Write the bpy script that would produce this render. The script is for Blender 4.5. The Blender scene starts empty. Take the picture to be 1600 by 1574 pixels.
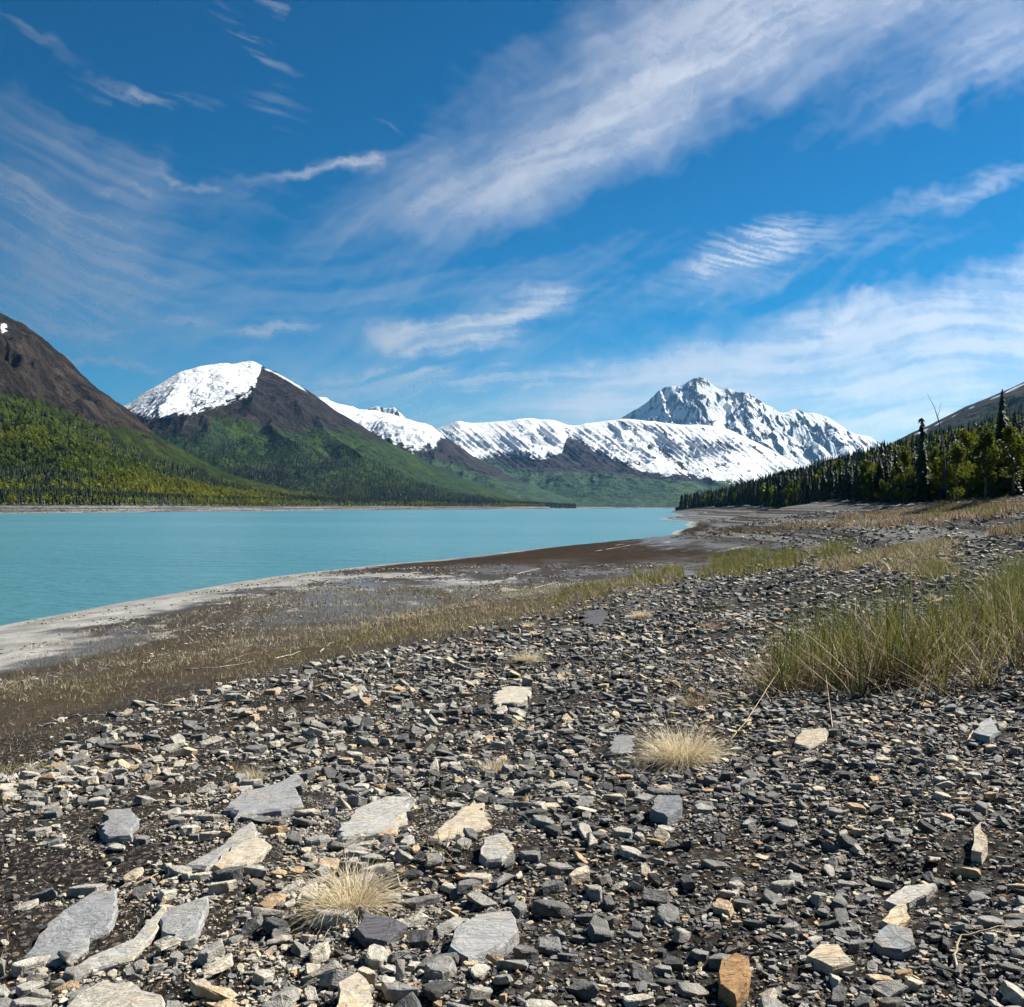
import bpy, bmesh, math, random
import numpy as np
from mathutils import Vector, Matrix
rnd = random.Random(7)
RS = np.random.RandomState(11)
SC = bpy.context.scene
COL = SC.collection
EYE = 5.0                      # eye height above the lake, metres
F = 1550.0                     # focal length in units of the reference grid
HOR = 793.0
HAZE = 1.65e-5
SUN_AZ, SUN_EL = math.radians(63), math.radians(44)   # azimuth clockwise from +Y
SUN_DIR = Vector((math.sin(SUN_AZ)*math.cos(SUN_EL), math.cos(SUN_AZ)*math.cos(SUN_EL), math.sin(SUN_EL)))

# ------------------------------------------------------------------ helpers
def tag(o, label=None, cat=None, group=None, kind=None):
    if label: o['label'] = label
    if cat: o['category'] = cat
    if group: o['group'] = group
    if kind: o['kind'] = kind
    return o

def mesh_obj(name, verts, faces, mats, parent=None, smooth=False, mat_idx=None, attrs=None, colors=None):
    """verts (n,3) array; faces: (m,3)/(m,4) array or list of arrays"""
    me = bpy.data.meshes.new(name)
    verts = np.asarray(verts, np.float32)
    groups = faces if isinstance(faces, list) and len(faces) and isinstance(faces[0], np.ndarray) else [np.asarray(faces)]
    loops = np.concatenate([g.reshape(-1) for g in groups]).astype(np.int32)
    sizes = np.concatenate([np.full(len(g), g.shape[1], np.int32) for g in groups])
    starts = np.concatenate([[0], np.cumsum(sizes)[:-1]]).astype(np.int32)
    me.vertices.add(len(verts)); me.vertices.foreach_set('co', verts.reshape(-1))
    me.loops.add(len(loops)); me.loops.foreach_set('vertex_index', loops)
    me.polygons.add(len(sizes)); me.polygons.foreach_set('loop_start', starts)
    me.polygons.foreach_set('use_smooth', np.full(len(sizes), bool(smooth)))
    if mat_idx is not None: me.polygons.foreach_set('material_index', np.asarray(mat_idx, np.int32))
    for k, a in (attrs or {}).items():
        at = me.attributes.new(k, 'FLOAT', 'POINT'); at.data.foreach_set('value', np.asarray(a, np.float32))
    for k, a in (colors or {}).items():
        at = me.attributes.new(k, 'FLOAT_COLOR', 'POINT'); at.data.foreach_set('color', np.asarray(a, np.float32).reshape(-1))
    me.update(calc_edges=True); me.validate()
    for m in (mats if isinstance(mats, (list, tuple)) else [mats]): me.materials.append(m)
    o = bpy.data.objects.new(name, me); COL.objects.link(o)
    if parent is not None: o.parent = parent
    return o

def empty(name, loc, rz=0.0):
    o = bpy.data.objects.new(name, None); COL.objects.link(o)
    o.location = loc; o.rotation_euler = (0, 0, rz); o.empty_display_size = 0.2
    return o

def copy_tree(o, parent=None):
    c = o.copy(); COL.objects.link(c); c.parent = parent
    for ch in list(o.children): copy_tree(ch, c)
    return c

# ------------------------------------------------------------------ numpy noise
_P = RS.permutation(512); _P = np.concatenate([_P, _P, _P])
_G = RS.normal(size=(512, 2)); _G /= np.linalg.norm(_G, axis=1)[:, None]
def perlin(x, y):
    xi = np.floor(x).astype(np.int64); yi = np.floor(y).astype(np.int64)
    fx = x - xi; fy = y - yi
    u = fx*fx*fx*(fx*(fx*6-15)+10); v = fy*fy*fy*(fy*(fy*6-15)+10)
    def g(ix, iy, dx, dy):
        h = _P[(_P[ix & 511] + iy) & 511]; gg = _G[h]
        return gg[..., 0]*dx + gg[..., 1]*dy
    a = g(xi, yi, fx, fy); b = g(xi+1, yi, fx-1, fy); c = g(xi, yi+1, fx, fy-1); d = g(xi+1, yi+1, fx-1, fy-1)
    return (a*(1-u)+b*u)*(1-v) + (c*(1-u)+d*u)*v
def fbm(x, y, oct=5, gain=0.5, lac=2.03):
    s = 0; a = 1.0
    for i in range(oct):
        s = s + a*perlin(x+17.3*i, y-9.1*i); x = x*lac; y = y*lac; a *= gain
    return s
def ridged(x, y, oct=5, gain=0.5, lac=2.07):
    s = 0; a = 1.0; w = 1.0
    for i in range(oct):
        n = 1-np.abs(perlin(x+31.7*i, y+12.9*i))*1.6
        n = np.clip(n, 0, 1)**2
        s = s + a*n*w; w = np.clip(n*1.4, 0.25, 1); x = x*lac; y = y*lac; a *= gain
    return s
def sstep(a, b, x):
    t = np.clip((x-a)/(b-a), 0, 1); return t*t*(3-2*t)
def interp(x, pts, k):
    p = np.array(pts, float); return np.interp(x, p[:, 0], p[:, k])
def smooth_interp(x, pts, k, w=6):
    """piecewise-linear interpolation rounded off a little"""
    s = 0
    for o_ in (-1.0, -0.5, 0, 0.5, 1.0): s = s + interp(x+o_*w, pts, k)
    return s/5

# ------------------------------------------------------------------ node expression helper
class E:
    nt = None
    def __init__(s, sock): s.s = sock
    @staticmethod
    def _in(node, i, v):
        if isinstance(v, E): E.nt.links.new(v.s, node.inputs[i])
        else: node.inputs[i].default_value = v
    @staticmethod
    def m(op, a, b=None, c=None, clamp=False):
        n = E.nt.nodes.new('ShaderNodeMath'); n.operation = op; n.use_clamp = clamp
        E._in(n, 0, a)
        if b is not None: E._in(n, 1, b)
        if c is not None: E._in(n, 2, c)
        return E(n.outputs[0])
    def __add__(s, o): return E.m('ADD', s, o)
    __radd__ = __add__
    def __sub__(s, o): return E.m('SUBTRACT', s, o)
    def __rsub__(s, o): return E.m('SUBTRACT', o, s)
    def __mul__(s, o): return E.m('MULTIPLY', s, o)
    __rmul__ = __mul__
    def __truediv__(s, o): return E.m('DIVIDE', s, o)
    def __neg__(s): return E.m('MULTIPLY', s, -1.0)
def e_pow(a, b): return E.m('POWER', a, b)
def e_max(a, b): return E.m('MAXIMUM', a, b)
def e_min(a, b): return E.m('MINIMUM', a, b)
def e_exp(a): return E.m('EXPONENT', a)
def e_clamp(a): return E.m('ADD', a, 0.0, clamp=True)
def e_step(a, b, x):
    n = E.nt.nodes.new('ShaderNodeMapRange'); n.interpolation_type = 'SMOOTHSTEP'
    E._in(n, 0, x); n.inputs[1].default_value = a; n.inputs[2].default_value = b
    n.inputs[3].default_value = 0; n.inputs[4].default_value = 1
    return E(n.outputs[0])
def e_xyz(x, y, z=0.0):
    n = E.nt.nodes.new('ShaderNodeCombineXYZ'); E._in(n, 0, x); E._in(n, 1, y); E._in(n, 2, z); return E(n.outputs[0])
def e_sep(v):
    n = E.nt.nodes.new('ShaderNodeSeparateXYZ'); E._in(n, 0, v); return E(n.outputs[0]), E(n.outputs[1]), E(n.outputs[2])
def e_noise(vec, scale=1.0, detail=4.0, rough=0.5, dist=0.0, dims='3D', lac=2.0):
    n = E.nt.nodes.new('ShaderNodeTexNoise'); n.noise_dimensions = dims
    E._in(n, 'Vector', vec); n.inputs['Scale'].default_value = scale; n.inputs['Detail'].default_value = detail
    n.inputs['Roughness'].default_value = rough; n.inputs['Distortion'].default_value = dist
    n.inputs['Lacunarity'].default_value = lac
    return E(n.outputs[0])
def e_voronoi(vec, scale, feature='F1', out='Distance', rand=1.0):
    n = E.nt.nodes.new('ShaderNodeTexVoronoi'); n.feature = feature
    E._in(n, 'Vector', vec); n.inputs['Scale'].default_value = scale; n.inputs['Randomness'].default_value = rand
    return E(n.outputs[out])
def e_mix(f, a, b):
    n = E.nt.nodes.new('ShaderNodeMix'); n.data_type = 'RGBA'
    def put(i, v):
        if isinstance(v, E): E.nt.links.new(v.s, n.inputs[i])
        elif isinstance(v, (tuple, list)): n.inputs[i].default_value = (*v[:3], 1)
        else: n.inputs[i].default_value = v
    put(0, f); put(6, a); put(7, b); return E(n.outputs[2])
def e_mul(a, b):
    n = E.nt.nodes.new('ShaderNodeMix'); n.data_type = 'RGBA'; n.blend_type = 'MULTIPLY'; n.inputs[0].default_value = 1
    for i, v in ((6, a), (7, b)):
        if isinstance(v, E): E.nt.links.new(v.s, n.inputs[i])
        else: n.inputs[i].default_value = (*v[:3], 1)
    return E(n.outputs[2])
def e_attr(name, out='Fac'):
    n = E.nt.nodes.new('ShaderNodeAttribute'); n.attribute_name = name; return E(n.outputs[out])
def e_geo(out='Position'): return E(E.nt.nodes.new('ShaderNodeNewGeometry').outputs[out])
def e_tc(out='Object'): return E(E.nt.nodes.new('ShaderNodeTexCoord').outputs[out])
def e_objinfo(out='Random'): return E(E.nt.nodes.new('ShaderNodeObjectInfo').outputs[out])
def e_vscale(v, sx, sy, sz):
    n = E.nt.nodes.new('ShaderNodeVectorMath'); n.operation = 'MULTIPLY'; E._in(n, 0, v); n.inputs[1].default_value = (sx, sy, sz); return E(n.outputs[0])
def e_vadd(v, w):
    n = E.nt.nodes.new('ShaderNodeVectorMath'); n.operation = 'ADD'; E._in(n, 0, v); E._in(n, 1, w); return E(n.outputs[0])
def e_ramp(f, stops):
    n = E.nt.nodes.new('ShaderNodeValToRGB'); E._in(n, 0, f)
    cr = n.color_ramp
    while len(cr.elements) < len(stops): cr.elements.new(0.5)
    for el, (p, c) in zip(cr.elements, stops): el.position = p; el.color = (*c, 1)
    return E(n.outputs[0])
def e_bump(height, strength=0.5, distance=0.1, normal=None):
    n = E.nt.nodes.new('ShaderNodeBump'); n.inputs['Strength'].default_value = strength; n.inputs['Distance'].default_value = distance
    E._in(n, 'Height', height)
    if normal: E._in(n, 'Normal', normal)
    return E(n.outputs[0])

def new_mat(name):
    m = bpy.data.materials.new(name); m.use_nodes = True
    nt = m.node_tree; nt.nodes.clear(); E.nt = nt
    out = nt.nodes.new('ShaderNodeOutputMaterial'); b = nt.nodes.new('ShaderNodeBsdfPrincipled')
    nt.links.new(b.outputs[0], out.inputs[0])
    return m, b, out
def put(b, name, v):
    if isinstance(v, E): E.nt.links.new(v.s, b.inputs[name])
    elif isinstance(v, (tuple, list)): b.inputs[name].default_value = (*v[:3], 1) if len(b.inputs[name].default_value) == 4 else v
    else: b.inputs[name].default_value = v

# ------------------------------------------------------------------ render settings, camera, sun
SC.render.engine = 'CYCLES'
SC.view_settings.view_transform = 'Standard'; SC.view_settings.look = 'None'
SC.view_settings.exposure = 1.3; SC.view_settings.gamma = 1.0
cy = SC.cycles
cy.use_denoising = True
try: cy.denoiser = 'OPENIMAGEDENOISE'
except Exception: pass
cy.max_bounces = 6; cy.diffuse_bounces = 3; cy.glossy_bounces = 2; cy.transmission_bounces = 2
cy.transparent_max_bounces = 8; cy.volume_bounces = 0
cy.caustics_reflective = False; cy.caustics_refractive = False
cy.use_adaptive_sampling = True; cy.adaptive_threshold = 0.015
cam_d = bpy.data.cameras.new('camera'); cam = bpy.data.objects.new('camera', cam_d); COL.objects.link(cam)
cam_d.sensor_fit = 'HORIZONTAL'; cam_d.sensor_width = 36; cam_d.lens = 36*F/1600
cam_d.clip_start = 0.05; cam_d.clip_end = 40000
cam.location = (0, 0, EYE)
cam.rotation_euler = (math.radians(90) + math.atan((HOR-787)/F), 0, 0)
SC.camera = cam
sun_d = bpy.data.lights.new('sun', 'SUN'); sun = bpy.data.objects.new('sun', sun_d); COL.objects.link(sun)
sun_d.energy = 5.0; sun_d.angle = math.radians(0.53); sun_d.color = (1.0, 0.95, 0.86)
sun.rotation_euler = (-SUN_DIR).to_track_quat('-Z', 'Y').to_euler()
sun.location = (0, 0, 300)

def at(u, v, d):
    """the point seen at reference grid (u, v), d metres ahead"""
    return np.array(((u-800)/F*d, d, EYE+(HOR-v)/F*d))
# ------------------------------------------------------------------ sky (world) and cirrus (a thin cloud layer far beyond the peaks, lit by the sun)
W = bpy.data.worlds.new('World'); SC.world = W; W.use_nodes = True
nt = W.node_tree; nt.nodes.clear(); E.nt = nt
w_out = nt.nodes.new('ShaderNodeOutputWorld'); bg = nt.nodes.new('ShaderNodeBackground')
nt.links.new(bg.outputs[0], w_out.inputs[0])
sky = nt.nodes.new('ShaderNodeTexSky'); sky.sky_type = 'NISHITA'; sky.sun_disc = False
sky.sun_elevation = SUN_EL; sky.sun_rotation = SUN_AZ
sky.altitude = 300; sky.air_density = 1.0; sky.dust_density = 0.0; sky.ozone_density = 4.0
gm = nt.nodes.new('ShaderNodeGamma'); gm.inputs[1].default_value = 1.4
hs = nt.nodes.new('ShaderNodeHueSaturation'); hs.inputs['Saturation'].default_value = 1.75; hs.inputs['Value'].default_value = 0.162; hs.inputs['Hue'].default_value = 0.489
nt.links.new(sky.outputs[0], gm.inputs[0]); nt.links.new(gm.outputs[0], hs.inputs['Color'])
nt.links.new(hs.outputs[0], bg.inputs[0]); bg.inputs[1].default_value = 0.1
W.cycles.sampling_method = 'MANUAL'; W.cycles.sample_map_resolution = 512

def build_clouds():
    us = np.arange(-420, 2030, 2.5); vs = np.arange(-260, 800, 2.5)
    U0, V0 = np.meshgrid(us, vs)
    w1 = fbm(U0*0.0032+3, V0*0.0032, 3); w2 = fbm(U0*0.0032+40, V0*0.0032+9, 3)
    wf = fbm(U0*0.017+7, V0*0.017, 4, 0.6); wg = fbm(U0*0.017+70, V0*0.017+8, 4, 0.6)
    U = U0 + w1*50 + wf*18; V = V0 + w2*50 + wg*20
    l1 = fbm(U0*0.0019+13, V0*0.0024, 2); l2 = fbm(U0*0.0019+90, V0*0.0024+9, 2)
    US = U0 + l1*70; VS = V0 + l2*70
    UC = U0+wf*26+w1*14; VC = V0+wg*15+w2*10
    def rotc(cx, c_y, ang, calm=False):
        a = math.radians(ang); c, s = math.cos(a), math.sin(a); X = (UC if calm else U)-cx; Y = (VC if calm else V)-c_y
        return X*c+Y*s, Y*c-X*s
    def n01(x): return np.clip(0.5+x*0.62, 0, 1)
    def streak(ang, la, lc, seed, oct=6, gain=0.56):
        a_ = math.radians(ang); cs, sn = math.cos(a_), math.sin(a_)
        a = US*cs+VS*sn; c = VS*cs-US*sn+wg*5; return n01(fbm(a/la+seed*13.7, c/lc+seed*5.1, oct, gain))
    def blob(cx, c_y, ra, rc, ang, bend=0.0, calm=False, sq=1.0):
        a, c = rotc(cx, c_y, ang, calm)
        if bend: c = c-a*a*bend
        return np.exp(-((a/ra)**2+(c/rc)**2)**sq)
    def half(x0, y0, x1, y1, soft):
        L = math.hypot(x1-x0, y1-y0); nx, ny = -(y1-y0)/L, (x1-x0)/L
        return sstep(-soft, soft, (U-x0)*nx+(V-y0)*ny)
    sA = streak(-29, 330, 40, 1); sB = streak(24, 240, 20, 4); sC = streak(-4, 280, 24, 7)
    lump = n01(fbm(U*0.0085, V*0.012, 6, 0.6))
    fine = n01(fbm(rotc(0, 0, -29)[0]/60, rotc(0, 0, -29)[1]/14, 4, 0.6))
    # the great band
    up = half(430, 385, 1020, -30, 120)
    lo = 1-half(470, 480, 850, 305, 70); lo2 = 1-half(800, 325, 1600, 190, 90)
    band = up*np.minimum(lo, lo2)*sstep(440, 760, U)
    body = band*(0.60+0.30*sstep(0.25, 0.8, sA)+0.40*(lump-0.5)+0.22*(fine-0.5))
    core = (blob(990, 150, 260, 55, -31)*0.30+blob(1130, 60, 160, 40, -31)*0.2+blob(1500, 105, 200, 46, -24)*0.36+blob(800, 265, 260, 26, -24)*0.22
            + blob(640, 330, 190, 70, -20)*0.20+blob(900, 420, 420, 60, -14)*0.08+blob(1580, 60, 90, 90, 0)*.25)
    dens = body*0.60+core*.9*(0.55+0.65*sstep(0.25, 0.75, sA*.7+fine*.3))
    # fibres at left
    lf = blob(110, 390, 200, 120, 27)*0.95+blob(150, 225, 200, 36, 24)*0.5+blob(20, 285, 80, 30, 20)*0.55+blob(215, 290, 60, 13, 14)*0.6+blob(30, 480, 200, 60, 20)*.3
    dens = dens+lf*(0.34+0.55*sstep(0.25, 0.82, sB*.6+lump*.4))
    lf2 = (blob(220, 120, 80, 12, 18)*0.5+blob(390, 65, 60, 16, 40)*0.42+blob(60, 30, 60, 12, 20)*0.28+blob(420, 165, 60, 30, 50)*0.14
           + blob(560, 160, 60, 5, 24)*0.16+blob(440, 20, 60, 10, 30)*0.28+blob(330, 150, 260, 90, 20)*0.04)
    dens = dens+lf2*(0.12+0.95*sstep(0.3, 0.75, sB))
    arc = blob(400, 512, 130, 8, -3, -0.0009, calm=True)*0.8+blob(500, 264, 105, 8, -12, -0.0005, calm=True)*0.62+blob(300, 275, 70, 5, 20)*0.42+blob(190, 566, 110, 9, 7, 0.0003, calm=True)*0.6+blob(545, 252, 50, 13, -8)*.5
    dens = dens+arc*(0.2+0.95*sstep(0.3, 0.7, lump*.5+sC*.5))
    c4 = blob(700, 524, 105, 24, -3, calm=True, sq=1.6)*1.7+blob(790, 490, 95, 20, -15, calm=True, sq=1.3)*1.25+blob(860, 468, 40, 14, -20, calm=True)*.5
    dens = dens+c4*(0.25+1.0*sstep(0.25, 0.75, sC*.75+lump*.25))
    ripple = streak(9, 80, 8, 12, 4, 0.55)
    c5 = blob(1185, 385, 88, 31, -18, calm=True, sq=1.5)*1.0+blob(1135, 414, 45, 13, -8, calm=True)*0.55
    dens = dens+c5*(0.22+0.68*sstep(0.25, 0.75, ripple))
    c5b = blob(1440, 325, 220, 22, -24)*0.32+blob(1200, 440, 260, 22, -14)*0.28+blob(1570, 280, 80, 15, -22)*0.3
    dens = dens+c5b*(0.2+0.8*sstep(0.25, 0.75, sA*.35+ripple*.25+lump*.4))
    # low veil to the right
    v1 = half(700, 650, 1290, 505, 45)*sstep(740, 900, U)*(1-half(1000, 655, 1700, 612, 22)*0.62)
    v2 = half(1240, 545, 1400, 470, 40)*half(1290, 520, 1700, 425, 60)*sstep(1150, 1330, U)*(1-half(1000, 650, 1700, 600, 26)*0.5)
    veil = np.maximum(v1*0.85, v2*0.8)
    dens = dens+veil*(0.5+0.75*sstep(0.25, 0.72, sC*.6+lump*.4))
    dens = dens+(blob(1310, 520, 100, 20, -42)*0.5+blob(840, 603, 50, 16, -20)*0.45)*sstep(0.25, 0.65, lump)
    low = (blob(640, 590, 330, 30, 0)*0.6+blob(1480, 662, 220, 22, -3)*0.62+blob(120, 520, 260, 26, 4)*0.4+blob(500, 455, 420, 50, 0)*0.16
           + blob(640, 660, 500, 30, 0)*.3+blob(620, 580, 110, 8, 0)*.4)
    dens = dens+low*(0.15+1.0*sstep(0.28, 0.75, sC))
    dens = dens+0.10*sstep(0.4, 0.8, sA)*sstep(280, 560, V)+0.02*sstep(0.45, 0.8, sB)
    dens = dens+0.30*sstep(400, 790, V0)+.22*sstep(560, 700, V0)
    dens = np.clip(dens-.055, 0, 4)
    alpha = 1-np.exp(-dens*0.80)
    edge = sstep(-420, -250, U0)*(1-sstep(1860, 2030, U0))*sstep(-260, -120, V0)
    alpha = alpha*edge
    d = np.stack([(U0-800)/F, np.ones_like(U0), (HOR-V0)/F], -1); d /= np.linalg.norm(d, axis=-1)[..., None]
    P = d.reshape(-1, 3)*30000.0
    ny_, nx_ = U0.shape
    idx = np.arange(ny_*nx_).reshape(ny_, nx_)
    q = np.stack([idx[:-1, :-1], idx[:-1, 1:], idx[1:, 1:], idx[1:, :-1]], -1).reshape(-1, 4)
    m = bpy.data.materials.new('cirrus'); m.use_nodes = True; t = m.node_tree; t.nodes.clear(); E.nt = t
    o_ = t.nodes.new('ShaderNodeOutputMaterial'); tr = t.nodes.new('ShaderNodeBsdfTransparent')
    tl = t.nodes.new('ShaderNodeBsdfTranslucent'); tl.inputs[0].default_value = (0.42, 0.41, 0.42, 1)
    df = t.nodes.new('ShaderNodeBsdfDiffuse'); df.inputs[0].default_value = (0.34, 0.345, 0.35, 1)
    ad = t.nodes.new('ShaderNodeAddShader'); t.links.new(tl.outputs[0], ad.inputs[0]); t.links.new(df.outputs[0], ad.inputs[1])
    mx = t.nodes.new('ShaderNodeMixShader'); t.links.new(e_attr('cover').s, mx.inputs[0])
    t.links.new(tr.outputs[0], mx.inputs[1]); t.links.new(ad.outputs[0], mx.inputs[2]); t.links.new(mx.outputs[0], o_.inputs[0])
    o = mesh_obj('clouds', P, q, m, smooth=True, attrs={'cover': alpha.reshape(-1)})
    tag(o, 'thin white cirrus streaks spread across the blue sky', kind='stuff')
build_clouds()
# ------------------------------------------------------------------ ground near the camera: one sheet, lake bed to treeline and round behind the camera
CTRL = [  # (u, v, z) read along the shore, or (u, None, z, d)
 (0,978,0),(200,940,0),(400,905,0),(600,882,0),(800,862,0),(950,848,0),(1050,835,0),(1079,826,0),(1066,820,0),(1074,815,0),(1064,806,0),(1052,801.5,0),
 (-200,1030,0),(-500,1130,0),(-900,1300,0),
 (0,1062,.9),(250,1015,.9),(500,972,.9),(700,945,.95),(870,915,1.0),(1000,890,1.05),(1100,868,1.1),(1250,835,1.2),
 (-300,1150,.9),(-700,1340,.9),
 (0,1200,2.35),(200,1120,2.2),(400,1070,2.1),(600,1020,2.05),(750,985,2.0),(900,945,1.95),(1050,905,2.0),(1250,862,2.15),(1400,820,3.0),
 (-300,1320,2.4),(-700,1560,2.5),
 (0,1574,3.15),(400,1400,3.2),(800,1574,3.4),(1600,1574,3.55),(800,1300,3.3),(400,1200,2.9),(800,1150,3.05),(800,1080,2.75),(1200,1200,3.4),
 (1200,1100,3.3),(1600,1150,3.62),(1600,1060,3.68),(1300,1000,3.05),(1150,960,2.7),(1600,950,3.6),(1600,880,3.75),(1450,860,3.25),(1600,830,4.2),
 (1500,812,4.25),(1250,815,2.6),(1150,812,1.6),(1120,800,3.0),(1320,797,4.7),(1180,800,4.0),
 (2000,1574,3.75),(2000,1150,3.75),(2100,900,3.95),(1850,845,4.1),
 (1600,None,6.2,112),(1480,None,5.9,135),(1350,None,5.6,175),(1270,None,5.4,260),(1190,None,5.2,430),(1130,None,5.2,650),(1090,None,5.2,900),(1068,None,4.0,985),
 (1400,None,7.0,300),(1700,None,7.0,200),(1900,None,6.5,110),(2400,None,6.5,80),
 (800,None,-3,170),(500,None,-3,120),(200,None,-3,90),(0,None,-2.5,65),(-400,None,-3,50),(800,None,-5,500),(1000,None,-4,600),(1020,None,-5,1000),(0,None,-6,300),(400,None,-6,500),(-900,None,-4,40),
 (800,None,3.45,1.2),(1800,None,3.6,1.2),(-200,None,3.3,1.2),
]
def _warp(th, d): return np.stack([th*2.2, 1.15*np.log(np.maximum(d, 0.5))], -1)
_cp = []; _cz = []
for c in CTRL:
    u, v, z = c[:3]; d = c[3] if v is None else (EYE-z)*F/(v-HOR)
    X = (u-800)/F*d; _cp.append((math.atan2(X, d), math.hypot(X, d))); _cz.append(z)
_cp = np.array(_cp); _cz = np.array(_cz); _cw = _warp(_cp[:, 0], _cp[:, 1])
def _k(r): return np.where(r > 0, r*r*np.log(np.maximum(r, 1e-9)), 0)
_n = len(_cz); _K = _k(np.linalg.norm(_cw[:, None]-_cw[None], axis=-1))+np.eye(_n)*0.002
_A = np.zeros((_n+3, _n+3)); _A[:_n, :_n] = _K; _A[:_n, _n] = 1; _A[:_n, _n+1:] = _cw; _A[_n:, :_n] = _A[:_n, _n:].T
_w = np.linalg.solve(_A, np.concatenate([_cz, [0, 0, 0]]))
def ground_base(x, y):
    x = np.asarray(x, float); y = np.asarray(y, float); sh = x.shape
    th = np.clip(np.arctan2(x, y), -0.85, 0.85).reshape(-1); d = np.hypot(x, y).reshape(-1)
    p = _warp(th, np.clip(d, 0.9, 1400)); out = np.empty(len(p))
    for i in range(0, len(p), 40000):
        q = p[i:i+40000]; r = np.linalg.norm(q[:, None]-_cw[None], axis=-1)
        out[i:i+40000] = _k(r) @ _w[:_n] + _w[_n] + q @ _w[_n+1:]
    return out.reshape(sh)
def ground_detail(x, y, zb):
    d = np.hypot(x, y)
    a = 0.10*fbm(x*0.35, y*0.35, 4)+0.035*fbm(x*1.7, y*1.7, 4)*np.clip(20/d, 0, 1)
    land = sstep(0.05, 1.2, zb)
    # drawdown terraces: low steps that follow the old waterlines on the far part of the shore
    far = sstep(90, 220, d)
    k = zb*2.2+0.35*fbm(x*0.02, y*0.02, 3); st = (np.floor(k)+sstep(0.55, 0.95, k-np.floor(k)))/2.2
    ter = np.where((zb > 0.1) & (zb < 5), (st-k/2.2)*far*0.9, 0)
    mud = 0.05*fbm(x*0.9, y*0.25, 4)*sstep(0.02, 0.3, zb)*(1-sstep(0.8, 1.6, zb))
    return a*land+ter+mud
def ground_z(x, y):
    zb = ground_base(x, y); return zb+ground_detail(np.asarray(x, float), np.asarray(y, float), zb)

th_f = np.linspace(-0.72, 0.82, 900)
th = np.concatenate([np.linspace(-math.pi, -0.72, 60)[:-1], th_f, np.linspace(0.82, math.pi, 60)[1:]])
dd = np.concatenate([np.geomspace(0.4, 2.2, 24)[:-1], np.geomspace(2.2, 60, 420)[:-1], np.geomspace(60, 1400, 330)])
TH, DD = np.meshgrid(th, dd)
gx = DD*np.sin(TH); gy = DD*np.cos(TH)
gb = ground_base(gx, gy)
# beyond the treeline and behind the viewer the sheet simply runs on, away from the lake
gz = gb+ground_detail(gx, gy, gb)
# zones of the surface (what lies there: silt, mud, dead stubble, gravel)
def zones(x, y, zb):
    d = np.hypot(x, y); n = fbm(x*0.12, y*0.12, 4); n2 = fbm(x*0.6+9, y*0.6, 4); s = zb+0.12*n+0.05*n2
    al = fbm(x*0.05+3, y*0.02, 3)
    along = sstep(54, 86, d+10*n)            # the dark brown flats begin further along
    silt = (1-sstep(0.60, 0.74, s+0.46*along+0.24*n+.12*n2))*sstep(-0.2, 0.0, zb)
    brown = sstep(0.22, 0.4, s)*(1-sstep(1.15, 1.7, s+.5*n2))*along*(1-sstep(240, 420, d))
    stub = sstep(0.75, 0.95, s)*(1-sstep(1.9, 2.35, s+0.25*n2))*(1-sstep(38, 52, d))
    grav = sstep(1.5, 2.2, s+0.3*n2)
    return silt, brown, stub, grav
zs, zbr, zst, zg = zones(gx, gy, gb)
ny_, nx_ = gx.shape; idx = np.arange(nx_*ny_).reshape(ny_, nx_)
q = np.stack([idx[:-1, :-1], idx[:-1, 1:], idx[1:, 1:], idx[1:, :-1]], -1).reshape(-1, 4)
m, b, o_ = new_mat('shore_soil')
P = e_geo(); rd = e_attr('height')
n_big = e_noise(e_vscale(P, .5, .5, .5), 1.0, 5, .6); n_mid = e_noise(P, 6.0, 5, .62); n_fin = e_noise(P, 55.0, 3, .6)
grain = e_voronoi(P, 85.0); grain2 = e_voronoi(P, 24.0); 
stone_f = e_voronoi(P, 24.0, 'F1', 'Color'); sr, sg_, sb_ = e_sep(stone_f)
soil = e_mix(n_mid, (.010, .008, .0065), (.032, .026, .021)); soil = e_mix(e_step(.62, .9, n_fin), soil, (.16, .14, .12))
gravc = e_mix(sr, (.035, .037, .04), (.17, .165, .16)); gravc = e_mix(e_step(.75, .8, sg_), gravc, (.25, .19, .13))
gravc = e_mix(e_step(.32, .55, grain2), gravc, (.014, .013, .012)); gravc = e_mix(e_step(.45, .6, n_big)*.45, gravc, soil)
far_g = e_step(14, 45, e_attr('dist'))
gravc = e_mix(far_g, e_mix(.55, gravc, soil), gravc)
siltc = e_mix(e_step(.35, .7, n_big), (.165, .162, .152), (.29, .284, .266)); siltc = e_mix(e_step(.55, .75, n_mid)*.5, siltc, (.17, .165, .155))
wet = e_step(.42, .60, e_noise(e_vscale(P, .18, .07, .2), 1.0, 5, .62))
mudc = e_mix(wet, e_mix(n_mid, (.020, .019, .019), (.055, .052, .049)), (.085, .083, .082))
mudc = e_mix(e_step(.60, .68, e_noise(e_vscale(P, .5, .2, .5), 1.0, 5, .65)), mudc, (.26, .25, .225))
brownc = e_mix(e_noise(e_vscale(P, .22, .10, .2), 1.0, 6, .65), (.010, .0065, .004), (.034, .021, .012)); brownc = e_mix(e_step(.60, .72, n_mid)*.5, brownc, (.085, .07, .055))
brownc = e_mix(e_step(.60, .72, e_noise(e_vscale(P, .10, .05, .1), 1.0, 4, .6))*.6, brownc, (.035, .045, .012))
stubc = e_mix(n_mid, (.018, .013, .010), (.075, .056, .036)); stubc = e_mix(e_step(.55, .8, n_fin)*.6, stubc, (.22, .18, .12))
band = e_noise(e_xyz(e_attr('height')*5.0, n_big*.8, 0), 1.0, 4, .7)
terc = e_mix(e_step(.44, .56, band), (.022, .021, .020), (.15, .146, .138))
col = mudc
col = e_mix(e_step(150, 320, e_attr('dist')), col, terc)
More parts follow.
